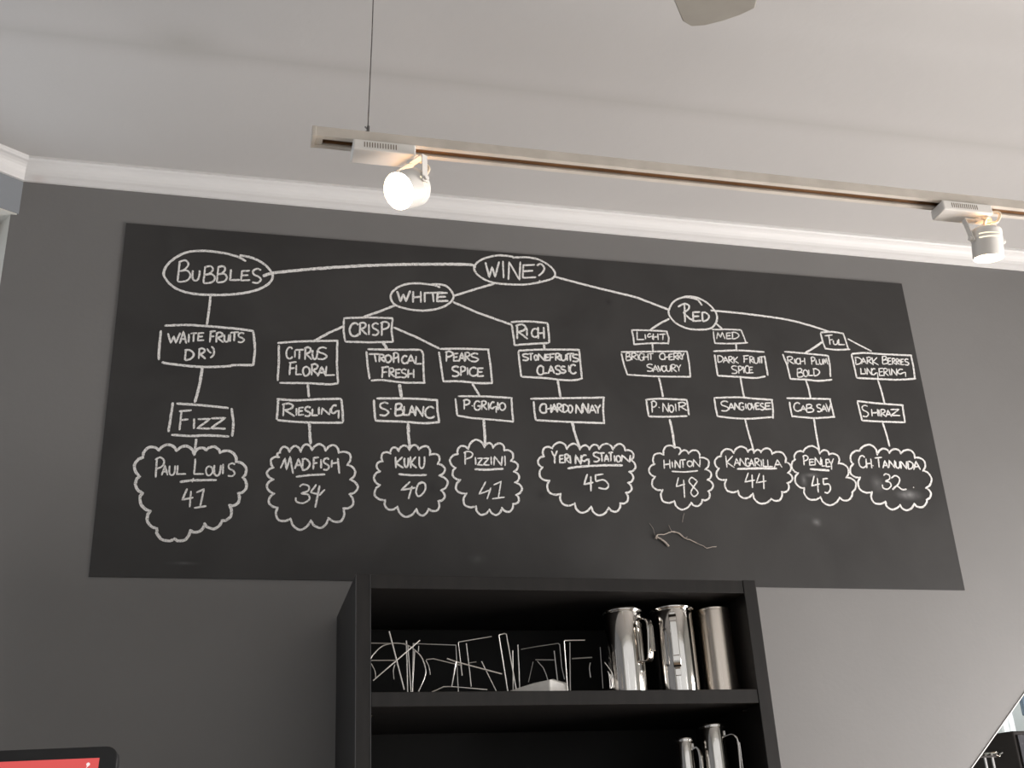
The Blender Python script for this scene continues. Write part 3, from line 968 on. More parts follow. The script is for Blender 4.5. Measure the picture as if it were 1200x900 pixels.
tw([(215, 350), (300, 400), (350, 440), (392, 490)], .0020, .0026)
tw([(205, 380), (240, 325), (330, 320), (440, 282), (520, 300), (600, 355)], .0012, .0011, .003)
tw([(240, 330), (215, 360), (225, 390)], .0018, .0014)
tw([(440, 285), (540, 300), (620, 370), (700, 400), (790, 440)], .0010, .0013, .003)
tw([(790, 440), (880, 480), (940, 510), (1000, 495), (1070, 490)], .0005, .0010, .002)
tw([(205, 330), (180, 240), (130, 160)], .0004, .0003, .002)
tw([(440, 285), (420, 230), (400, 190)], .0004, .0003, .002)
tw([(590, 150), (600, 90), (620, 20)], .0004, .0003, .002)
tw([(640, 370), (660, 350)], .0006, .0004, .003)
tag(link('dried_twig', bm, M_TWIG, smooth=True), 'short pale dried twig with a thin tendril stuck low on the chalkboard', 'twig')

# ------------------------------------------------------------------ bookcase
BX0, BX1, BYF, BYK, BTOP, BT = 0.2558, 1.0557, -0.329, -0.004, 2.0205, 0.0275
case = thing('bookcase', 'tall black-brown open bookcase standing against the wall under the chalkboard', 'bookcase', (BX0, 0, 0))


def case_part(name, x0, x1, y0, y1, z0, z1, mat=M_BLACKWOOD, bevel=0.0012):
    bm = bmesh.new()
    box(bm, x0 - BX0, x1 - BX0, y0, y1, z0, z1)
    return link(name, bm, mat, case, bevel=bevel)


case_part('side_panel', BX0, BX0 + BT, BYF, BYK, 0, BTOP)
case_part('side_panel', BX1 - BT, BX1, BYF, BYK, 0, BTOP)
case_part('top_panel', BX0 + BT + .0003, BX1 - BT - .0003, BYF + .001, BYK, BTOP - 0.0265, BTOP - .0008)
SH1, SH2 = 1.806, 1.602
for zt in (SH1, SH2, 1.25, 0.90, 0.55, 0.10):
    case_part('shelf', BX0 + BT + .0004, BX1 - BT - .0004, BYF + .001, BYK - .004, zt - 0.026, zt)
case_part('back_panel', BX0 + BT, BX1 - BT, BYK - .0035, BYK, 0.05, BTOP - 0.027, M_BACKBOARD)
case_part('plinth', BX0 + BT, BX1 - BT, BYF + .02, BYF + .035, 0, 0.0735)
for x0 in (BX0 - .0003, BX0 + BT - .0012):        # worn, shiny front corner edges of the left side
    case_part('edge_band', x0, x0 + .0014, BYF - .0006, BYF + .003, 0.0, BTOP - .001, M_EDGE, 0.0)
for sgn, xx in ((-1, BX1 - BT), (1, BX0 + BT)):
    for yy in (-.27, -.07):
        bm = bmesh.new()
        tube(bm, [(xx - BX0 + sgn * -.002, yy, SH1 - .031), (xx - BX0 + sgn * .010, yy, SH1 - .031)], .0035, 10)
        link('shelf_pin', bm, M_DARKSTEEL, case, smooth=True)


# ------------------------------------------------------------------ steel pots
def strap_handle(bm, r, z0, z1, out, w, th, ang):
    """C-shaped flat strap handle, radial direction ang"""
    d = Vector((math.cos(ang), math.sin(ang), 0))
    s = Vector((-d.y, d.x, 0))
    path = [(r - .003, z1 - .004), (r + out * .55, z1), (r + out * .9, z1 - .006), (r + out, z1 - .018),
            (r + out * .97, (z0 + z1) / 2), (r + out * .86, z0 + .014), (r + out * .7, z0 + .002), (r + out * .4, z0), (r - .003, z0 + .004)]
    path = catmull(path, 4)
    rows = []
    for i, (a, z) in enumerate(path):
        p0, p1 = path[max(i - 1, 0)], path[min(i + 1, len(path) - 1)]
        t = Vector((p1[0] - p0[0], p1[1] - p0[1]))
        t.normalize()
        n = Vector((-t.y, t.x))
        rows.append([bm.verts.new(d * (a + n.x * k) + s * (w / 2 * j) + Vector((0, 0, z + n.y * k)))
                     for k, j in ((-th / 2, -1), (th / 2, -1), (th / 2, 1), (-th / 2, 1))])
    for a, b in zip(rows, rows[1:]):
        for k in range(4):
            bm.faces.new((a[k], a[(k + 1) % 4], b[(k + 1) % 4], b[k]))
    bm.faces.new(rows[0])
    bm.faces.new(list(reversed(rows[-1])))


def pot(name, label, loc, r, h, lip, ang, hz0, hz1, out, hw, hmat, group=None, collar=True):
    t = thing(name, label, 'pot', loc, 0, group)
    bm = bmesh.new()
    prof = [(0, 0), (r - .004, 0), (r - .001, .0015), (r, .005), (r, h - .006), (r - .0008, h - .003), (r - .002, h - .003),
            (r - .002, .006), (r - .006, .004), (0, .004)]
    lathe(bm, prof, 64)
    link('body', bm, M_STEEL, t, smooth=True)
    if lip:
        bm = bmesh.new()
        lathe(bm, [(r - .001, h - .004), (r + lip * .6, h - .0035), (r + lip, h - .0015), (r + lip, h + .001), (r + lip * .5, h + .003),
                   (r - .003, h + .001)], 64, close=True)
        link('rim', bm, M_STEEL, t, smooth=True)
    if ang is not None:
        bm = bmesh.new()
        strap_handle(bm, r, hz0, hz1, out, hw, .0035, ang)
        hd = link('handle', bm, hmat, t, smooth=True, bevel=.0012)
        d = Vector((math.cos(ang), math.sin(ang), 0))
        bm = bmesh.new()
        M = axis_matrix(d * (r + .0002) + Vector((0, 0, hz0 - .008)), d, (0, 0, 1))
        box(bm, -.008, .008, -hw * .38, hw * .38, -.001, .0025, M)
        link('mounting_plate', bm, M_STEEL, t, bevel=.001)
        bm = bmesh.new()
        M = axis_matrix(d * (r + .0002) + Vector((0, 0, hz1 + .003)), d, (0, 0, 1))
        box(bm, -.004, .006, -hw * .38, hw * .38, -.001, .002, M)
        link('mounting_plate', bm, M_STEEL, t, bevel=.001)
        if collar:
            bm = bmesh.new()
            M = axis_matrix(d * (r + out + .0018), d, (0, 0, 1))
            box(bm, hz0 + .018, hz1 - .016, -hw * .40, hw * .40, 0, .0018, M)
            link('grip', bm, M_STEEL, hd, bevel=.0007)
    return t


YP = -0.25
pot('coffee_pot', 'polished steel pot with strap handle turned right, leftmost of three on upper shelf', (0.796, YP, SH1), .0375, .166, .003,
    math.radians(-58), .060, .144, .027, .017, M_STEEL, 'steel pots on the upper shelf')
pot('coffee_pot', 'polished steel pot with handle facing front, middle of three on upper shelf', (0.9015, YP, SH1), .0405, .1705, .0042,
    math.radians(-112), .050, .150, .024, .015, M_STEEL, 'steel pots on the upper shelf')
t = thing('steel_cup', 'plain tan-tinted brushed steel cylinder without handle at right end of upper shelf', 'cup', (0.990, YP, SH1), 0, 'steel pots on the upper shelf')
bm = bmesh.new()
lathe(bm, [(0, 0), (.033, 0), (.0352, .002), (.0355, .006), (.0355, .171), (.0347, .1715), (.0340, .170), (.0340, .006), (0, .005)], 64)
link('body', bm, M_STEELB, t, smooth=True)
bm = bmesh.new()
lathe(bm, [(.0354, .1668), (.0359, .1675), (.0359, .1715), (.0345, .1722), (.0342, .169)], 64, close=True)
link('rim', bm, M_STEELB, t, smooth=True)
pot('milk_jug', 'taller small steel jug with strap handle on the lower shelf, right of the other jug', (0.962, -0.245, SH2), .0250, .1475, .0012,
    math.radians(-44), .03, .128, .026, .016, M_STEEL, 'small steel jugs on the lower shelf')
pot('milk_jug', 'shorter small steel jug with strap handle on the lower shelf, left of the taller jug', (0.905, -0.235, SH2), .0165, .124, .0010,
    math.radians(-44), .03, .108, .013, .010, M_STEEL, 'small steel jugs on the lower shelf')


# ------------------------------------------------------------------ wire stands on the upper shelf
def w3(p):
    s = 1200 / 130.0
    return (430 + p[0] / s, 730 + p[1] / s)


def w4(p):
    s = 1200 / 130.0
    return (550 + p[0] / s, 730 + p[1] / s)


def w5(p):
    return (670 + p[0] / 12.0, 740 + p[1] / 12.0)


def wire(parent, name, conv, pts, Y, r=0.0011, Y2=None, smooth=False, mat=None):
    """a bent rod in the depth layer Y (running back to Y2)"""
    n = len(pts)
    P = []
    for i, p in enumerate(pts):
        y = Y if Y2 is None else Y + (Y2 - Y) * i / (n - 1)
        v = on_y(*conv(p), y)
        v.z = max(v.z, SH1 + r)
        v.x = max(v.x, BX0 + BT + r)
        P.append(v)
    if smooth:
        P = [Vector(q) for q in catmull([tuple(v) for v in P], 6)]
    base = parent.location
    bm = bmesh.new()
    tube(bm, [v - base for v in P], r, 8)
    return link(name, bm, mat or M_WIRE, parent, smooth=True)


def base_of(conv, p, Y):
    v = on_y(*conv(p), Y)
    return (v.x, Y, SH1)


GW = 'bent wire stands on the upper shelf'
t = thing('wire_stand', 'round wire ring stand with two crossed rods at left end of upper shelf', 'wire stand', base_of(w3, (320, 740), -.25), 0, GW)
wire(t, 'ring', w3, [(20, 640), (10, 500), (48, 370), (150, 262), (250, 224), (350, 220), (440, 242), (520, 296), (592, 375), (632, 490), (632, 560), (600, 650), (556, 742)], -.25, .0012, smooth=True)
wire(t, 'crossed_rod', w3, [(240, 92), (402, 722)], -.285, .0015)
wire(t, 'crossed_rod', w3, [(66, 624), (572, 188)], -.272, .0013)
wire(t, 'cross_bar', w3, [(46, 218), (410, 222)], -.232, .0011)
wire(t, 'cross_bar', w3, [(46, 406), (300, 405)], -.236, .0012)
wire(t, 'hook', w3, [(46, 440), (85, 520), (92, 590)], -.24, .001, smooth=True)
wire(t, 'hook', w3, [(300, 450), (285, 520), (292, 610)], -.23, .0009, smooth=True)

t = thing('wire_stand', 'upright rectangular wire frame stand beside the ring stand on upper shelf', 'wire stand', base_of(w3, (700, 740), -.21), 0, GW)
wire(t, 'upright', w3, [(425, 192), (440, 750)], -.243, .0012)
wire(t, 'upright', w3, [(442, 250), (476, 750)], -.220, .0012)
wire(t, 'frame', w3, [(492, 750), (500, 222), (560, 225), (962, 240), (988, 750)], -.215, .0011)
wire(t, 'upright', w3, [(515, 300), (490, 750)], -.20, .0012)
wire(t, 'hook', w3, [(640, 405), (672, 480), (684, 560)], -.225, .0009, smooth=True)
wire(t, 'hook', w3, [(560, 250), (556, 310)], -.19, .001)

t = thing('wire_stand', 'tipped-over wire stand lying with its bar slanting down to the right', 'wire stand', base_of(w3, (1000, 740), -.26), 0, GW)
wire(t, 'leaning_bar', w3, [(866, 386), (960, 420), (1460, 553)], -.285, .0014)
wire(t, 'bent_foot', w3, [(962, 424), (916, 690), (1300, 724)], -.292, .0016, -.285)
wire(t, 'bent_foot', w3, [(700, 750), (830, 692), (930, 690)], -.275, .0013)
wire(t, 'rear_bar', w3, [(642, 396), (720, 388), (900, 432), (1030, 462)], -.25, .0011)

t = thing('wire_stand', 'tall leaning wire frame stand near middle of upper shelf', 'wire stand', base_of(w4, (200, 730), -.23), 0, GW)
wire(t, 'frame', w4, [(-78, 570), (-120, 215), (-110, 205), (240, 146)], -.22, .0011)
wire(t, 'frame', w4, [(415, 735), (318, 140), (326, 128), (380, 114), (400, 122), (505, 715)], -.262, .0013)
wire(t, 'upright', w4, [(-34, 222), (-8, 430), (20, 690)], -.20, .0012)
wire(t, 'strut', w4, [(132, 415), (195, 545), (290, 735)], -.23, .0011)
wire(t, 'strut', w4, [(0, 432), (75, 420)], -.22, .0010)

t = thing('wire_stand', 'dull wire frame stand with short cross bar behind the white folded cloth', 'wire stand', base_of(w4, (760, 730), -.17), 0, GW)
wire(t, 'upright', w4, [(468, 298), (474, 735)], -.225, .0012)
wire(t, 'upright', w4, [(524, 236), (546, 735)], -.20, .0013)
wire(t, 'frame', w4, [(560, 285), (720, 256), (960, 220), (978, 235), (1000, 480), (1030, 610)], -.15, .0010)
wire(t, 'cross_bar', w4, [(716, 398), (932, 400)], -.18, .0013)
wire(t, 'upright', w4, [(918, 302), (956, 640)], -.185, .0013)
wire(t, 'strut', w4, [(735, 412), (800, 485), (832, 560), (856, 640)], -.17, .0009)
wire(t, 'strut', w4, [(690, 420), (640, 640)], -.15, .0008)

t = thing('wire_stand', 'narrow square-topped wire stand between the white cloth and the steel pots', 'wire stand', base_of(w4, (1150, 730), -.22), 0, GW)
wire(t, 'frame', w4, [(1064, 745), (1024, 200), (1034, 190), (1120, 187), (1250, 186)], -.25, .0013)
wire(t, 'upright', w4, [(1088, 212), (1092, 740)], -.20, .0013)
wire(t, 'cross_bar', w5, [(5, 382), (285, 364)], -.215, .0013)
wire(t, 'hook', w5, [(262, 440), (250, 520), (266, 648)], -.21, .0012, smooth=True)
wire(t, 'strut', w5, [(400, 220), (418, 480), (440, 800)], -.15, .0008)

t = thing('wire_whisk', 'bundle of thin bent wires leaning beside the leftmost steel pot', 'whisk', base_of(w5, (540, 800), -.295), 0)
for p in ([(462, 434), (520, 510), (572, 600), (590, 790)], [(505, 560), (545, 640), (575, 795)], [(520, 590), (535, 700), (540, 800)],
          [(548, 600), (572, 700), (556, 800)]):
    wire(t, 'wire_loop', w5, p, -.297, .0008, smooth=True)

# folded white cloth on the shelf
nb = on_y(*w4((870, 728)), -0.28)
bm = bmesh.new()
zs = SH1 + .0004


def cl(p, Y):
    v = on_y(*w4(p), Y)
    v.z = max(v.z, zs)
    return v


A0, A1 = cl((430, 735), -.235), cl((440, 735), -.205)
R0, R1 = cl((872, 612), -.288), cl((905, 606), -.215)
M0, M1 = cl((690, 656), -.262), cl((700, 648), -.215)
S0, S1 = cl((1045, 664), -.245), cl((1060, 650), -.20)
E0, E1 = cl((1055, 760), -.245), cl((1065, 760), -.20)
K0, K1 = cl((876, 760), -.290), cl((905, 760), -.215)
top = [A0, M0, R0, S0, E0, K0]
tb = [A1, M1, R1, S1, E1, K1]
vf = [bm.verts.new(p) for p in top]
vb = [bm.verts.new(p) for p in tb]
bm.faces.new((vf[0], vf[1], vf[2], vf[5]))
bm.faces.new((vf[5], vf[2], vf[3], vf[4]))
bm.faces.new((vb[0], vb[5], vb[2], vb[1]))
bm.faces.new((vb[5], vb[4], vb[3], vb[2]))
for i in range(4):
    bm.faces.new((vf[i], vb[i], vb[i + 1], vf[i + 1]))
bm.faces.new((vf[0], vf[5], vb[5], vb[0]))
bm.faces.new((vf[5], vf[4], vb[4], vb[5]))
c = link('folded_cloth', bm, M_NAPKIN, bevel=.0025)
tag(c, 'white folded cloth wedge lying in front of the wire stands', 'cloth')

# ------------------------------------------------------------------ track rail and spotlights
RY, RZT, RZB, RX0, RX1 = -0.792, 2.6565, 2.6375, 0.1243, 3.0
rail = thing('track_rail', 'long cream white lighting track hanging on a wire below the ceiling', 'light track', (RX0, RY, RZB))
hw, hh = .0175, RZT - RZB
prof = [(-hw, 0), (-.0085, 0), (-.0085, .003), (-.0105, .003), (-.0105, .0125), (.0105, .0125), (.0105, .003), (.0085, .003), (.0085, 0), (hw, 0), (hw, hh), (-hw, hh)]
bm = bmesh.new()
prism(bm, [(0, y, z) for y, z in prof], (RX1 - RX0, 0, 0))
link('channel', bm, M_TRACK, rail)
bm = bmesh.new()
box(bm, .006, RX1 - RX0 - .002, -.0104, .0104, .0095, .0124)
link('groove_liner', bm, M_TRACKIN, rail)
for y in (-.0075, .0075):
    bm = bmesh.new()
    box(bm, .012, RX1 - RX0 - .004, y - .0013, y + .0013, .0055, .0094)
    link('conductor', bm, M_COPPER, rail)
bm = bmesh.new()
box(bm, -.003, .004, -hw - .0008, hw + .0008, -.0006, hh + .0008)
box(bm, .0035, .016, -.008, .008, .0005, .009)
link('end_cap', bm, M_TRACK, rail, bevel=.001)
WXp = 0.2171
wtop = on_y(437, 0, RY)
bm = bmesh.new()
kdir = (wtop - Vector((WXp, RY, RZT + .02)))
kdir = kdir / kdir.z
p0 = Vector((WXp - RX0, 0, hh + .016))
p1 = p0 + kdir * (CEIL - RZT - .016)
tube(bm, [p0, p0.lerp(p1, .5) + Vector((.0008, 0, 0)), p1], .0012, 6)
link('hanging_wire', bm, M_HANGWIRE, rail, smooth=True)
bm = bmesh.new()
tube(bm, [(WXp - RX0 - .001, 0, hh - .001), (WXp - RX0 - .001, 0, hh + .012)], .0042, 8)
tube(bm, [(WXp - RX0, 0, hh + .010), (WXp - RX0 + .001, 0, hh + .024)], .0026, 8)
tube(bm, [(WXp - RX0, 0, hh + .017), (WXp - RX0 - .005, -.001, hh + .022)], .0014, 6)
link('wire_clip', bm, M_HANGWIRE, rail, smooth=True)
for xx in (1.345, 1.40, 1.435):
    bm = bmesh.new()
    tube(bm, [(xx - RX0, .004, hh - .001), (xx - RX0 - .003, .004, hh + .004)], .0016, 6)
    link('screw_stub', bm, M_HANGWIRE, rail)


def spotlight(label, x0, x1, can_c, axis, can_r, can_l, power, side, slot_turn=0.25):
    """adapter box on the track, yoke, lamp can with lens and flex; can_c is the centre of the front face"""
    t = thing('track_spotlight', label, 'spotlight', (x0, RY, RZB - .0006), 0, 'spotlights on the track')
    org = t.location
    L = x1 - x0
    # adapter with vent slots
    AH, AW = .021, .021
    bm = bmesh.new()
    box(bm, 0, L, -AW, AW, -AH, 0)
    ad = link('adapter', bm, M_WHITEPL, t, bevel=.0025)
    bm = bmesh.new()
    for k in range(13):
        xx = L * .17 + k * L * .042
        box(bm, xx, xx + L * .016, -AW - .0003, -AW + .001, -AH * .72, -AH * .24)
    link('vent_slots', bm, M_TRACKIN, ad)
    axis = Vector(axis).normalized()
    C = Vector(can_c) - org
    M = axis_matrix(C, -axis, (1, 0, 0))           # local +z runs back into the can
    bm = bmesh.new()
    r, l = can_r, can_l
    lathe(bm, [(r * .90, .004), (r * .97, 0), (r, .002), (r, l * .60), (r * 1.015, l * .62), (r * 1.015, l * .66), (r, l * .68), (r, l * .84),
               (r, l * .88), (r * .93, l * .94), (r * .72, l), (0, l), (0, l - .003), (r * .65, l - .004), (r * .86, l * .86), (r * .90, l * .8)], 48, M)
    can = link('lamp_can', bm, M_WHITEPL, t, smooth=True)
    # slots at the back where the hot lamp shows
    bm = bmesh.new()
    bm.free()
    # slots through which the hot lamp shows
    room = M.to_3x3().inverted() @ (CAM_POS - Vector(can_c))
    ph = math.atan2(room.y, room.x) + slot_turn
    for k in range(3):
        bm = bmesh.new()
        z0 = l * (.56 + .065 * k)
        z1 = z0 + l * (.035 if k else .045)
        rows = []
        for j in range(15):
            a = ph + math.radians(-42 + 6 * j)
            rows.append([bm.verts.new(M @ Vector((q * math.cos(a), q * math.sin(a), z))) for q, z in
                         ((r * .99, z0), (r * 1.006, z0), (r * 1.006, z1), (r * .99, z1))])
        for a_, b2 in zip(rows, rows[1:]):
            for j in range(4):
                bm.faces.new((a_[j], a_[(j + 1) % 4], b2[(j + 1) % 4], b2[j]))
        bm.faces.new(rows[0])
        bm.faces.new(list(reversed(rows[-1])))
        link('cooling_slot', bm, M_SLOT, can)
    bm = bmesh.new()
    lathe(bm, [(0, .0030), (r * .5, .0022), (r * .89, .0036), (r * .89, .006), (0, .006)], 40, M)
    link('lens', bm, M_BULB, t, smooth=True)
    # yoke
    xax = Vector((-axis.y, axis.x, 0)).normalized()
    if xax.x < 0:
        xax = -xax
    piv = C - axis * (l * .60)
    topc = Vector((side, 0, -AH))
    bm = bmesh.new()
    gap = r + .0045
    up = Vector((0, 0, 1))
    tl = topc - xax * gap * .95 + Vector((0, 0, -.006))
    tr_ = topc + xax * gap * .95 + Vector((0, 0, -.006))

    def strap(a, b, wdt, thk):
        d = (b - a)
        Ln = d.length
        MM_ = axis_matrix(a, d, xax if abs(d.normalized().dot(xax)) < .9 else up)
        box(bm, -thk / 2, thk / 2, -wdt / 2, wdt / 2, 0, Ln, MM_)
    pl, pr = piv - xax * gap, piv + xax * gap
    strap(tl, pl + (pl - tl).normalized() * .006, .012, .0018)
    strap(tr_, pr + (pr - tr_).normalized() * .006, .012, .0018)
    strap(tl - xax * .001, tr_ + xax * .001, .012, .0018)
    tube(bm, [topc + Vector((0, 0, .001)), topc + Vector((0, 0, -.0086))], .006, 12)
    link('yoke', bm, M_WHITEPL, t, bevel=.0005)
    bm = bmesh.new()
    tube(bm, [pl - xax * .006, pl + xax * .004], .0045, 12)
    tube(bm, [pr + xax * .006, pr - xax * .004], .0045, 12)
    link('knob', bm, M_WHITEPL, t, smooth=True)
    back = C - axis * l
    return t, C, axis, back, L, AH, org


def flex(t, pts, r=.0031):
    bm = bmesh.new()
    tube(bm, catmull([tuple(p) for p in pts], 7), r, 10)
    return link('flex_cable', bm, M_CABLE, t, smooth=True)


def lamp_light(name, pos, energy, spot_dir=None, size=.012):
    if spot_dir is not None:
        ld = bpy.data.lights.new(name, 'SPOT')
        ld.spot_size = math.radians(70)
        ld.spot_blend = 0.8
    else:
        ld = bpy.data.lights.new(name, 'POINT')
    ld.energy = energy
    ld.color = (1.0, 0.52, 0.20)
    ld.shadow_soft_size = size
    o = bpy.data.objects.new(name, ld)
    COL.objects.link(o)
    o.location = pos
    if spot_dir is not None:
        o.rotation_euler = Vector(spot_dir).to_track_quat('-Z', 'Y').to_euler()
    return o


# left lamp, aimed out towards the room
AX1 = (-0.70, -0.44, -0.56)
c1 = on_y(467, 224, RY - .028)
t, C, ax, back, L, AH, org = spotlight('lit glaring spotlight near the left end of the track, turned to the room',
                                       0.190, 0.2965, c1, AX1, .0325, .052, 0, .1005)
flex(t, [(L - .004, -.002, -AH + .004), (L + .012, -.004, -AH - .001), (L + .024, -.006, -AH - .014), (L + .018, -.010, -AH - .032), back + Vector((.004, 0, .004)), back - ax * -.004])
lamp_light('spot_beam', org + C + ax * .004, 5, ax)
lamp_light('heat_leak', org + back - ax * .012, 0.12, None, .006)
# right lamp, aimed down at the wall
AX2 = (0.0, 0.22, -0.98)
c2 = on_y(1158.5, 303, RY + .012)
t, C, ax, back, L, AH, org = spotlight('lit spotlight at the right end of the track, aimed down at the wall',
                                       1.316, 1.424, c2, AX2, .0285, .062, 0, .086)
flex(t, [(L - .004, -.006, -AH + .006), (L + .012, -.010, -AH + .012), (L + .022, -.012, -AH + .008), (L + .012, -.012, -AH - .010), back + Vector((.010, -.006, .006)), back + Vector((.010, -.004, -.003))])
flex(t, [(L - .004, .004, -AH + .004), (L + .004, -.004, -AH - .002), (L - .010, -.012, -AH - .004), (L - .016, -.010, -AH - .014), back + Vector((-.008, -.006, -.003))])
lamp_light('spot_beam', org + C + ax * .004, 5, ax)
lamp_light('heat_leak', org + back - ax * .004 + Vector((-.004, -.010, 0)), 0.045, None, .006)

# ------------------------------------------------------------------ ceiling fan (only one blade tip reaches into the picture)
FX, FY, FZ = 0.39, -1.566, 2.72
fan = thing('ceiling_fan', 'pale ceiling fan at the top edge, one blade tip showing', 'fan', (FX, FY, CEIL))
dz = FZ - CEIL
bm = bmesh.new()
lathe(bm, [(0, 0), (.06, 0), (.06, -.02), (.035, -.055), (.014, -.06), (.014, dz + .07), (0, dz + .07)], 32)
link('down_rod', bm, M_FANMETAL, fan, smooth=True)
bm = bmesh.new()
lathe(bm, [(0, dz + .075), (.05, dz + .072), (.095, dz + .05), (.10, dz + .01), (.085, dz - .02), (.04, dz - .035), (0, dz - .036)], 40)
link('motor', bm, M_FANMETAL, fan, smooth=True)
a0 = math.atan2(.787, .617)
for k in range(3):
    M = Matrix.Rotation(a0 + k * 2 * math.pi / 3, 4, 'Z') @ Matrix.Translation((0, 0, dz)) @ Matrix.Rotation(math.radians(9), 4, 'X')
    bm = bmesh.new()
    out = [(.16, -.048), (.40, -.060), (.545, -.063), (.565, -.055), (.574, -.030), (.580, 0), (.582, .03), (.578, .052), (.56, .062), (.40, .058), (.16, .046)]
    vs = prism(bm, [(x, y, 0) for x, y in out], (0, 0, .006))
    bmesh.ops.transform(bm, matrix=M, verts=bm.verts)
    bl = link('blade', bm, M_BLADE, fan, bevel=.002)
    bm = bmesh.new()
    prism(bm, [(.07, -.018, .0062), (.22, -.03, .0062), (.22, .03, .0062), (.07, .018, .0062)], (0, 0, .004))
    bmesh.ops.transform(bm, matrix=M, verts=bm.verts)
    link('blade_iron', bm, M_FANMETAL, bl)

# ------------------------------------------------------------------ till display at lower left, on a counter
ZD = 1.584
pr = on_z(139.5, 873.5, ZD)
plft = on_z(0, 879.2, ZD)
ux = (plft - pr).normalized()
facing = Vector((ux.y, -ux.x, 0))
if facing.dot(CAM_POS - pr) < 0:
    facing = -facing
tilt = math.radians(12)
dn = (Vector((0, 0, -1)) * math.cos(tilt) + facing * math.sin(tilt)).normalized()
nrm = ux.cross(dn).normalized()
if nrm.dot(CAM_POS - pr) < 0:
    nrm = -nrm
DW, DH, DT = .262, .180, .011
disp = thing('till_display', 'black framed till display with red screen at lower left', 'display', (pr.x, pr.y, pr.z))
LM = Matrix((ux, dn, nrm)).transposed().to_4x4()     # local: x along top to the left, y down, z towards viewer


def disp_poly(name, pts, z0, z1, mat, parent, bevel=0.0):
    bm = bmesh.new()
    prism(bm, [LM @ Vector((x, y, z0)) for x, y in pts], LM.to_3x3() @ Vector((0, 0, z1 - z0)))
    return link(name, bm, mat, parent, bevel=bevel)


def rrect(x0, x1, y0, y1, r):
    pts = []
    for cx_, cy_, a in ((x1 - r, y1 - r, 0), (x0 + r, y1 - r, 90), (x0 + r, y0 + r, 180), (x1 - r, y0 + r, 270)):
        for k in range(7):
            t_ = math.radians(a + k * 15)
            pts.append((cx_ + r * math.cos(t_), cy_ + r * math.sin(t_)))
    return pts


disp_poly('housing', rrect(0, DW, 0, DH, .011), -DT, 0, M_BLACKPL, disp, .001)
bz = .0155
scr = disp_poly('screen', [(bz, .0108), (DW - bz, .0108), (DW - bz, DH - .0115), (bz, DH - .0115)], .0001, .0005, M_SCREEN, disp)
# header text along the top of the screen and a small round marker with a tail
bm = bmesh.new()
xx = .1015
for wd in (.0022, .003, .0018, .0026, .0012, .002, .0024, .0012, .003, .0026, .0018, .0028, .0024, .003, .002, .003, .0024):
    prism(bm, [LM @ Vector((x, y, .0006)) for x, y in ((xx, .0142), (xx + wd * .8, .0142), (xx + wd * .8, .0160), (xx, .0160))],
          LM.to_3x3() @ Vector((0, 0, .0002)))
    xx += wd + .0005
link('screen_text', bm, M_SCREENTXT, scr)
bm = bmesh.new()
prism(bm, [LM @ Vector((.0245 + .0016 * math.cos(a * math.pi / 8), .0163 + .0016 * math.sin(a * math.pi / 8), .0006)) for a in range(16)],
      LM.to_3x3() @ Vector((0, 0, .0002)))
prism(bm, [LM @ Vector((x, y, .0006)) for x, y in ((.0236, .0175), (.0252, .0175), (.0258, .0196))], LM.to_3x3() @ Vector((0, 0, .0002)))
link('screen_icon', bm, M_SCREENTXT, scr)
# stand
CT = 1.10
mid = LM @ Vector((DW / 2, DH * .6, -DT))
foot = Vector((mid.x - facing.x * .03, mid.y - facing.y * .03, CT - pr.z))
bm = bmesh.new()
tube(bm, [mid + LM.to_3x3() @ Vector((0, 0, .001)), mid - facing * .03, foot + Vector((0, 0, .006))], .014, 16)
link('stand_neck', bm, M_BLACKPL, disp, smooth=True)
bm = bmesh.new()
lathe(bm, [(0, .0005), (.085, .0005), (.088, .004), (.08, .009), (.02, .012), (0, .012)], 40, Matrix.Translation(foot))
link('stand_base', bm, M_BLACKPL, disp, smooth=True)
bm = bmesh.new()
box(bm, -0.75, 0.20, -1.62, -1.02, 1.06, CT)
cn = thing('bar_counter', 'dark timber service counter carrying the till display', 'counter', (-0.3, -1.32, 0))
bmesh.ops.translate(bm, vec=(0.3, 1.32, 0), verts=bm.verts)
link('worktop', bm, M_COUNTER, cn, bevel=.003)
bm = bmesh.new()
box(bm, -0.40, 0.45, -.25, .25, 0, 1.06)
link('cabinet', bm, M_COUNTER, cn, bevel=.003)

# ------------------------------------------------------------------ beyond the raked opening
YC = 0.52
q1, q2 = on_y(1187, 856.5, YC), on_y(1199, 905, YC)
q0 = on_y(1158, 865.5, YC + .0)
cup = thing('cupboard', 'dark cupboard seen through the raked opening at lower right', 'cupboard', (q1.x, YC, 0))
q1l = Vector((0, 0, q1.z))
bm = bmesh.new()      # body: front runs back to the left, grey side to the right
pa = [(0, 0), (.34, .02), (.34, .5), (-.28, .42)]
prism(bm, [(x, y, 0) for x, y in pa], (0, 0, q1.z))
link('carcass', bm, M_DARKCAB, cup, bevel=.004)
bm = bmesh.new()
prism(bm, [(.008, -.002, 0), (.335, .0175, 0), (.335, .0135, 0), (.008, -.006, 0)], (0, 0, q1.z - .012))
dr = link('side_panel', bm, M_GREYSIDE, cup)
bm = bmesh.new()
prism(bm, [(.05, -.003, q1.z - .05), (.30, .010, q1.z - .05), (.30, .006, q1.z - .05), (.05, -.007, q1.z - .05)], (0, 0, .02))
link('vent_strip', bm, M_BLACKPL, dr)

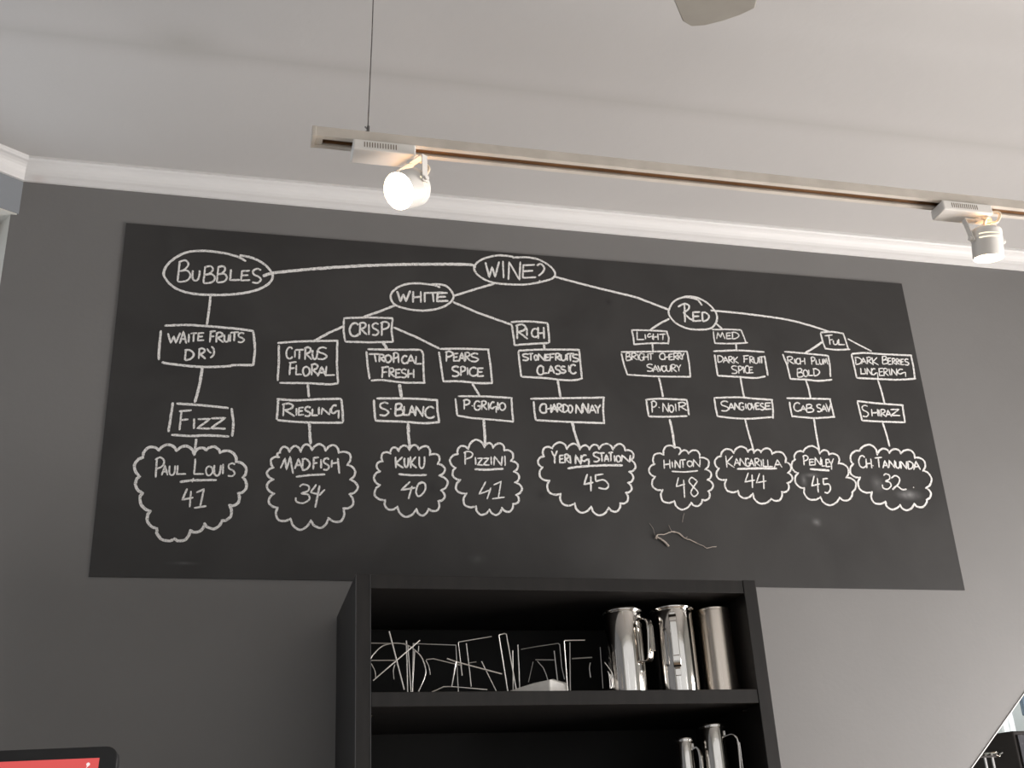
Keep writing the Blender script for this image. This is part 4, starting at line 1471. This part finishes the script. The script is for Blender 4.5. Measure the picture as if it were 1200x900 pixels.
tr = on_y(1158.5, 886, 0.30)
tray = thing('serving_tray', 'oval grey tray on two pale legs in front of the dark cupboard', 'tray', (tr.x, tr.y, tr.z))
bm = bmesh.new()
lathe(bm, [(0, 0), (.015, 0), (.0185, .002), (.020, .006), (.0185, .006), (.017, .003), (0, .002)], 40)
bmesh.ops.scale(bm, vec=(1.0, 1.6, 1.0), verts=bm.verts)
link('dish', bm, M_STEEL, tray, smooth=True)
bm = bmesh.new()
tube(bm, catmull([(.018, -.004, .002), (.026, -.008, -.002), (.032, -.006, .004), (.038, -.008, .007)], 5), .0016, 8)
link('handle', bm, M_STEEL, tray, smooth=True)
for sx in (-.016, .006):
    bm = bmesh.new()
    prism(bm, [(sx, -.004, -.004), (sx + .005, -.004, -.004), (sx + .005, .0, -.004), (sx, .0, -.004)], (.0, 0, -(tr.z - 1.25 - .004)))
    link('leg', bm, M_LEG, tray)
bm = bmesh.new()
box(bm, -.03, .02, -.004, .0, -.0042, .0006)
link('cross_rail', bm, M_DARKCAB, tray)
# deep sill shelf carrying the tray
bm = bmesh.new()
box(bm, 1.45, 3.0, TW, 0.46, 1.21, 1.25)
struct('trim_6', bm, M_PALE)

# hanging white towel and blue cloth on the far wall
pw = on_y(1183, 848, 1.6)
bm = bmesh.new()
ys = []
n = 14
ft = []
for i in range(n + 1):
    u_ = i / n
    ft.append((-.03 + .06 * u_, 1.6 + .006 * math.sin(u_ * 14)))
prism(bm, [(pw.x + x, y, pw.z - .06) for x, y in ft] + [(pw.x + x, y + .012, pw.z - .06) for x, y in reversed(ft)], (0, 0, .34))
tag(link('hand_towel', bm, M_TOWEL), 'white towel hanging behind the dark cupboard beyond the raked opening', 'towel')
pw2 = on_y(1203, 822, 1.6)
bm = bmesh.new()
ft = [(-.022 + .18 * i / 20, 1.6 + .01 * math.sin(i * 1.1)) for i in range(21)]
prism(bm, [(pw2.x + x, y, pw2.z - .05) for x, y in ft] + [(pw2.x + x, y + .014, pw2.z - .05) for x, y in reversed(ft)], (0, 0, .4))
tag(link('apron', bm, M_BLUE), 'blue-grey cloth hanging at the right edge beyond the raked opening', 'cloth')
bm = bmesh.new()
lx, lz = min(pw.x - .1, pw2.x - .1), max(pw.z + .28, pw2.z + .35)
tube(bm, [(lx, 1.606, pw.z + .285), (pw2.x + .3, 1.606, pw.z + .285)], .006, 10)
tube(bm, [(lx + .01, 1.606, pw.z + .285), (lx + .01, 2.4, pw.z + .285)], .006, 10)
tube(bm, [(pw2.x + .28, 1.606, pw.z + .285), (pw2.x + .28, 2.4, pw.z + .285)], .006, 10)
tag(link('hanging_rail', bm, M_STEEL, smooth=True), 'steel rail carrying the towel beyond the raked opening', 'rail')
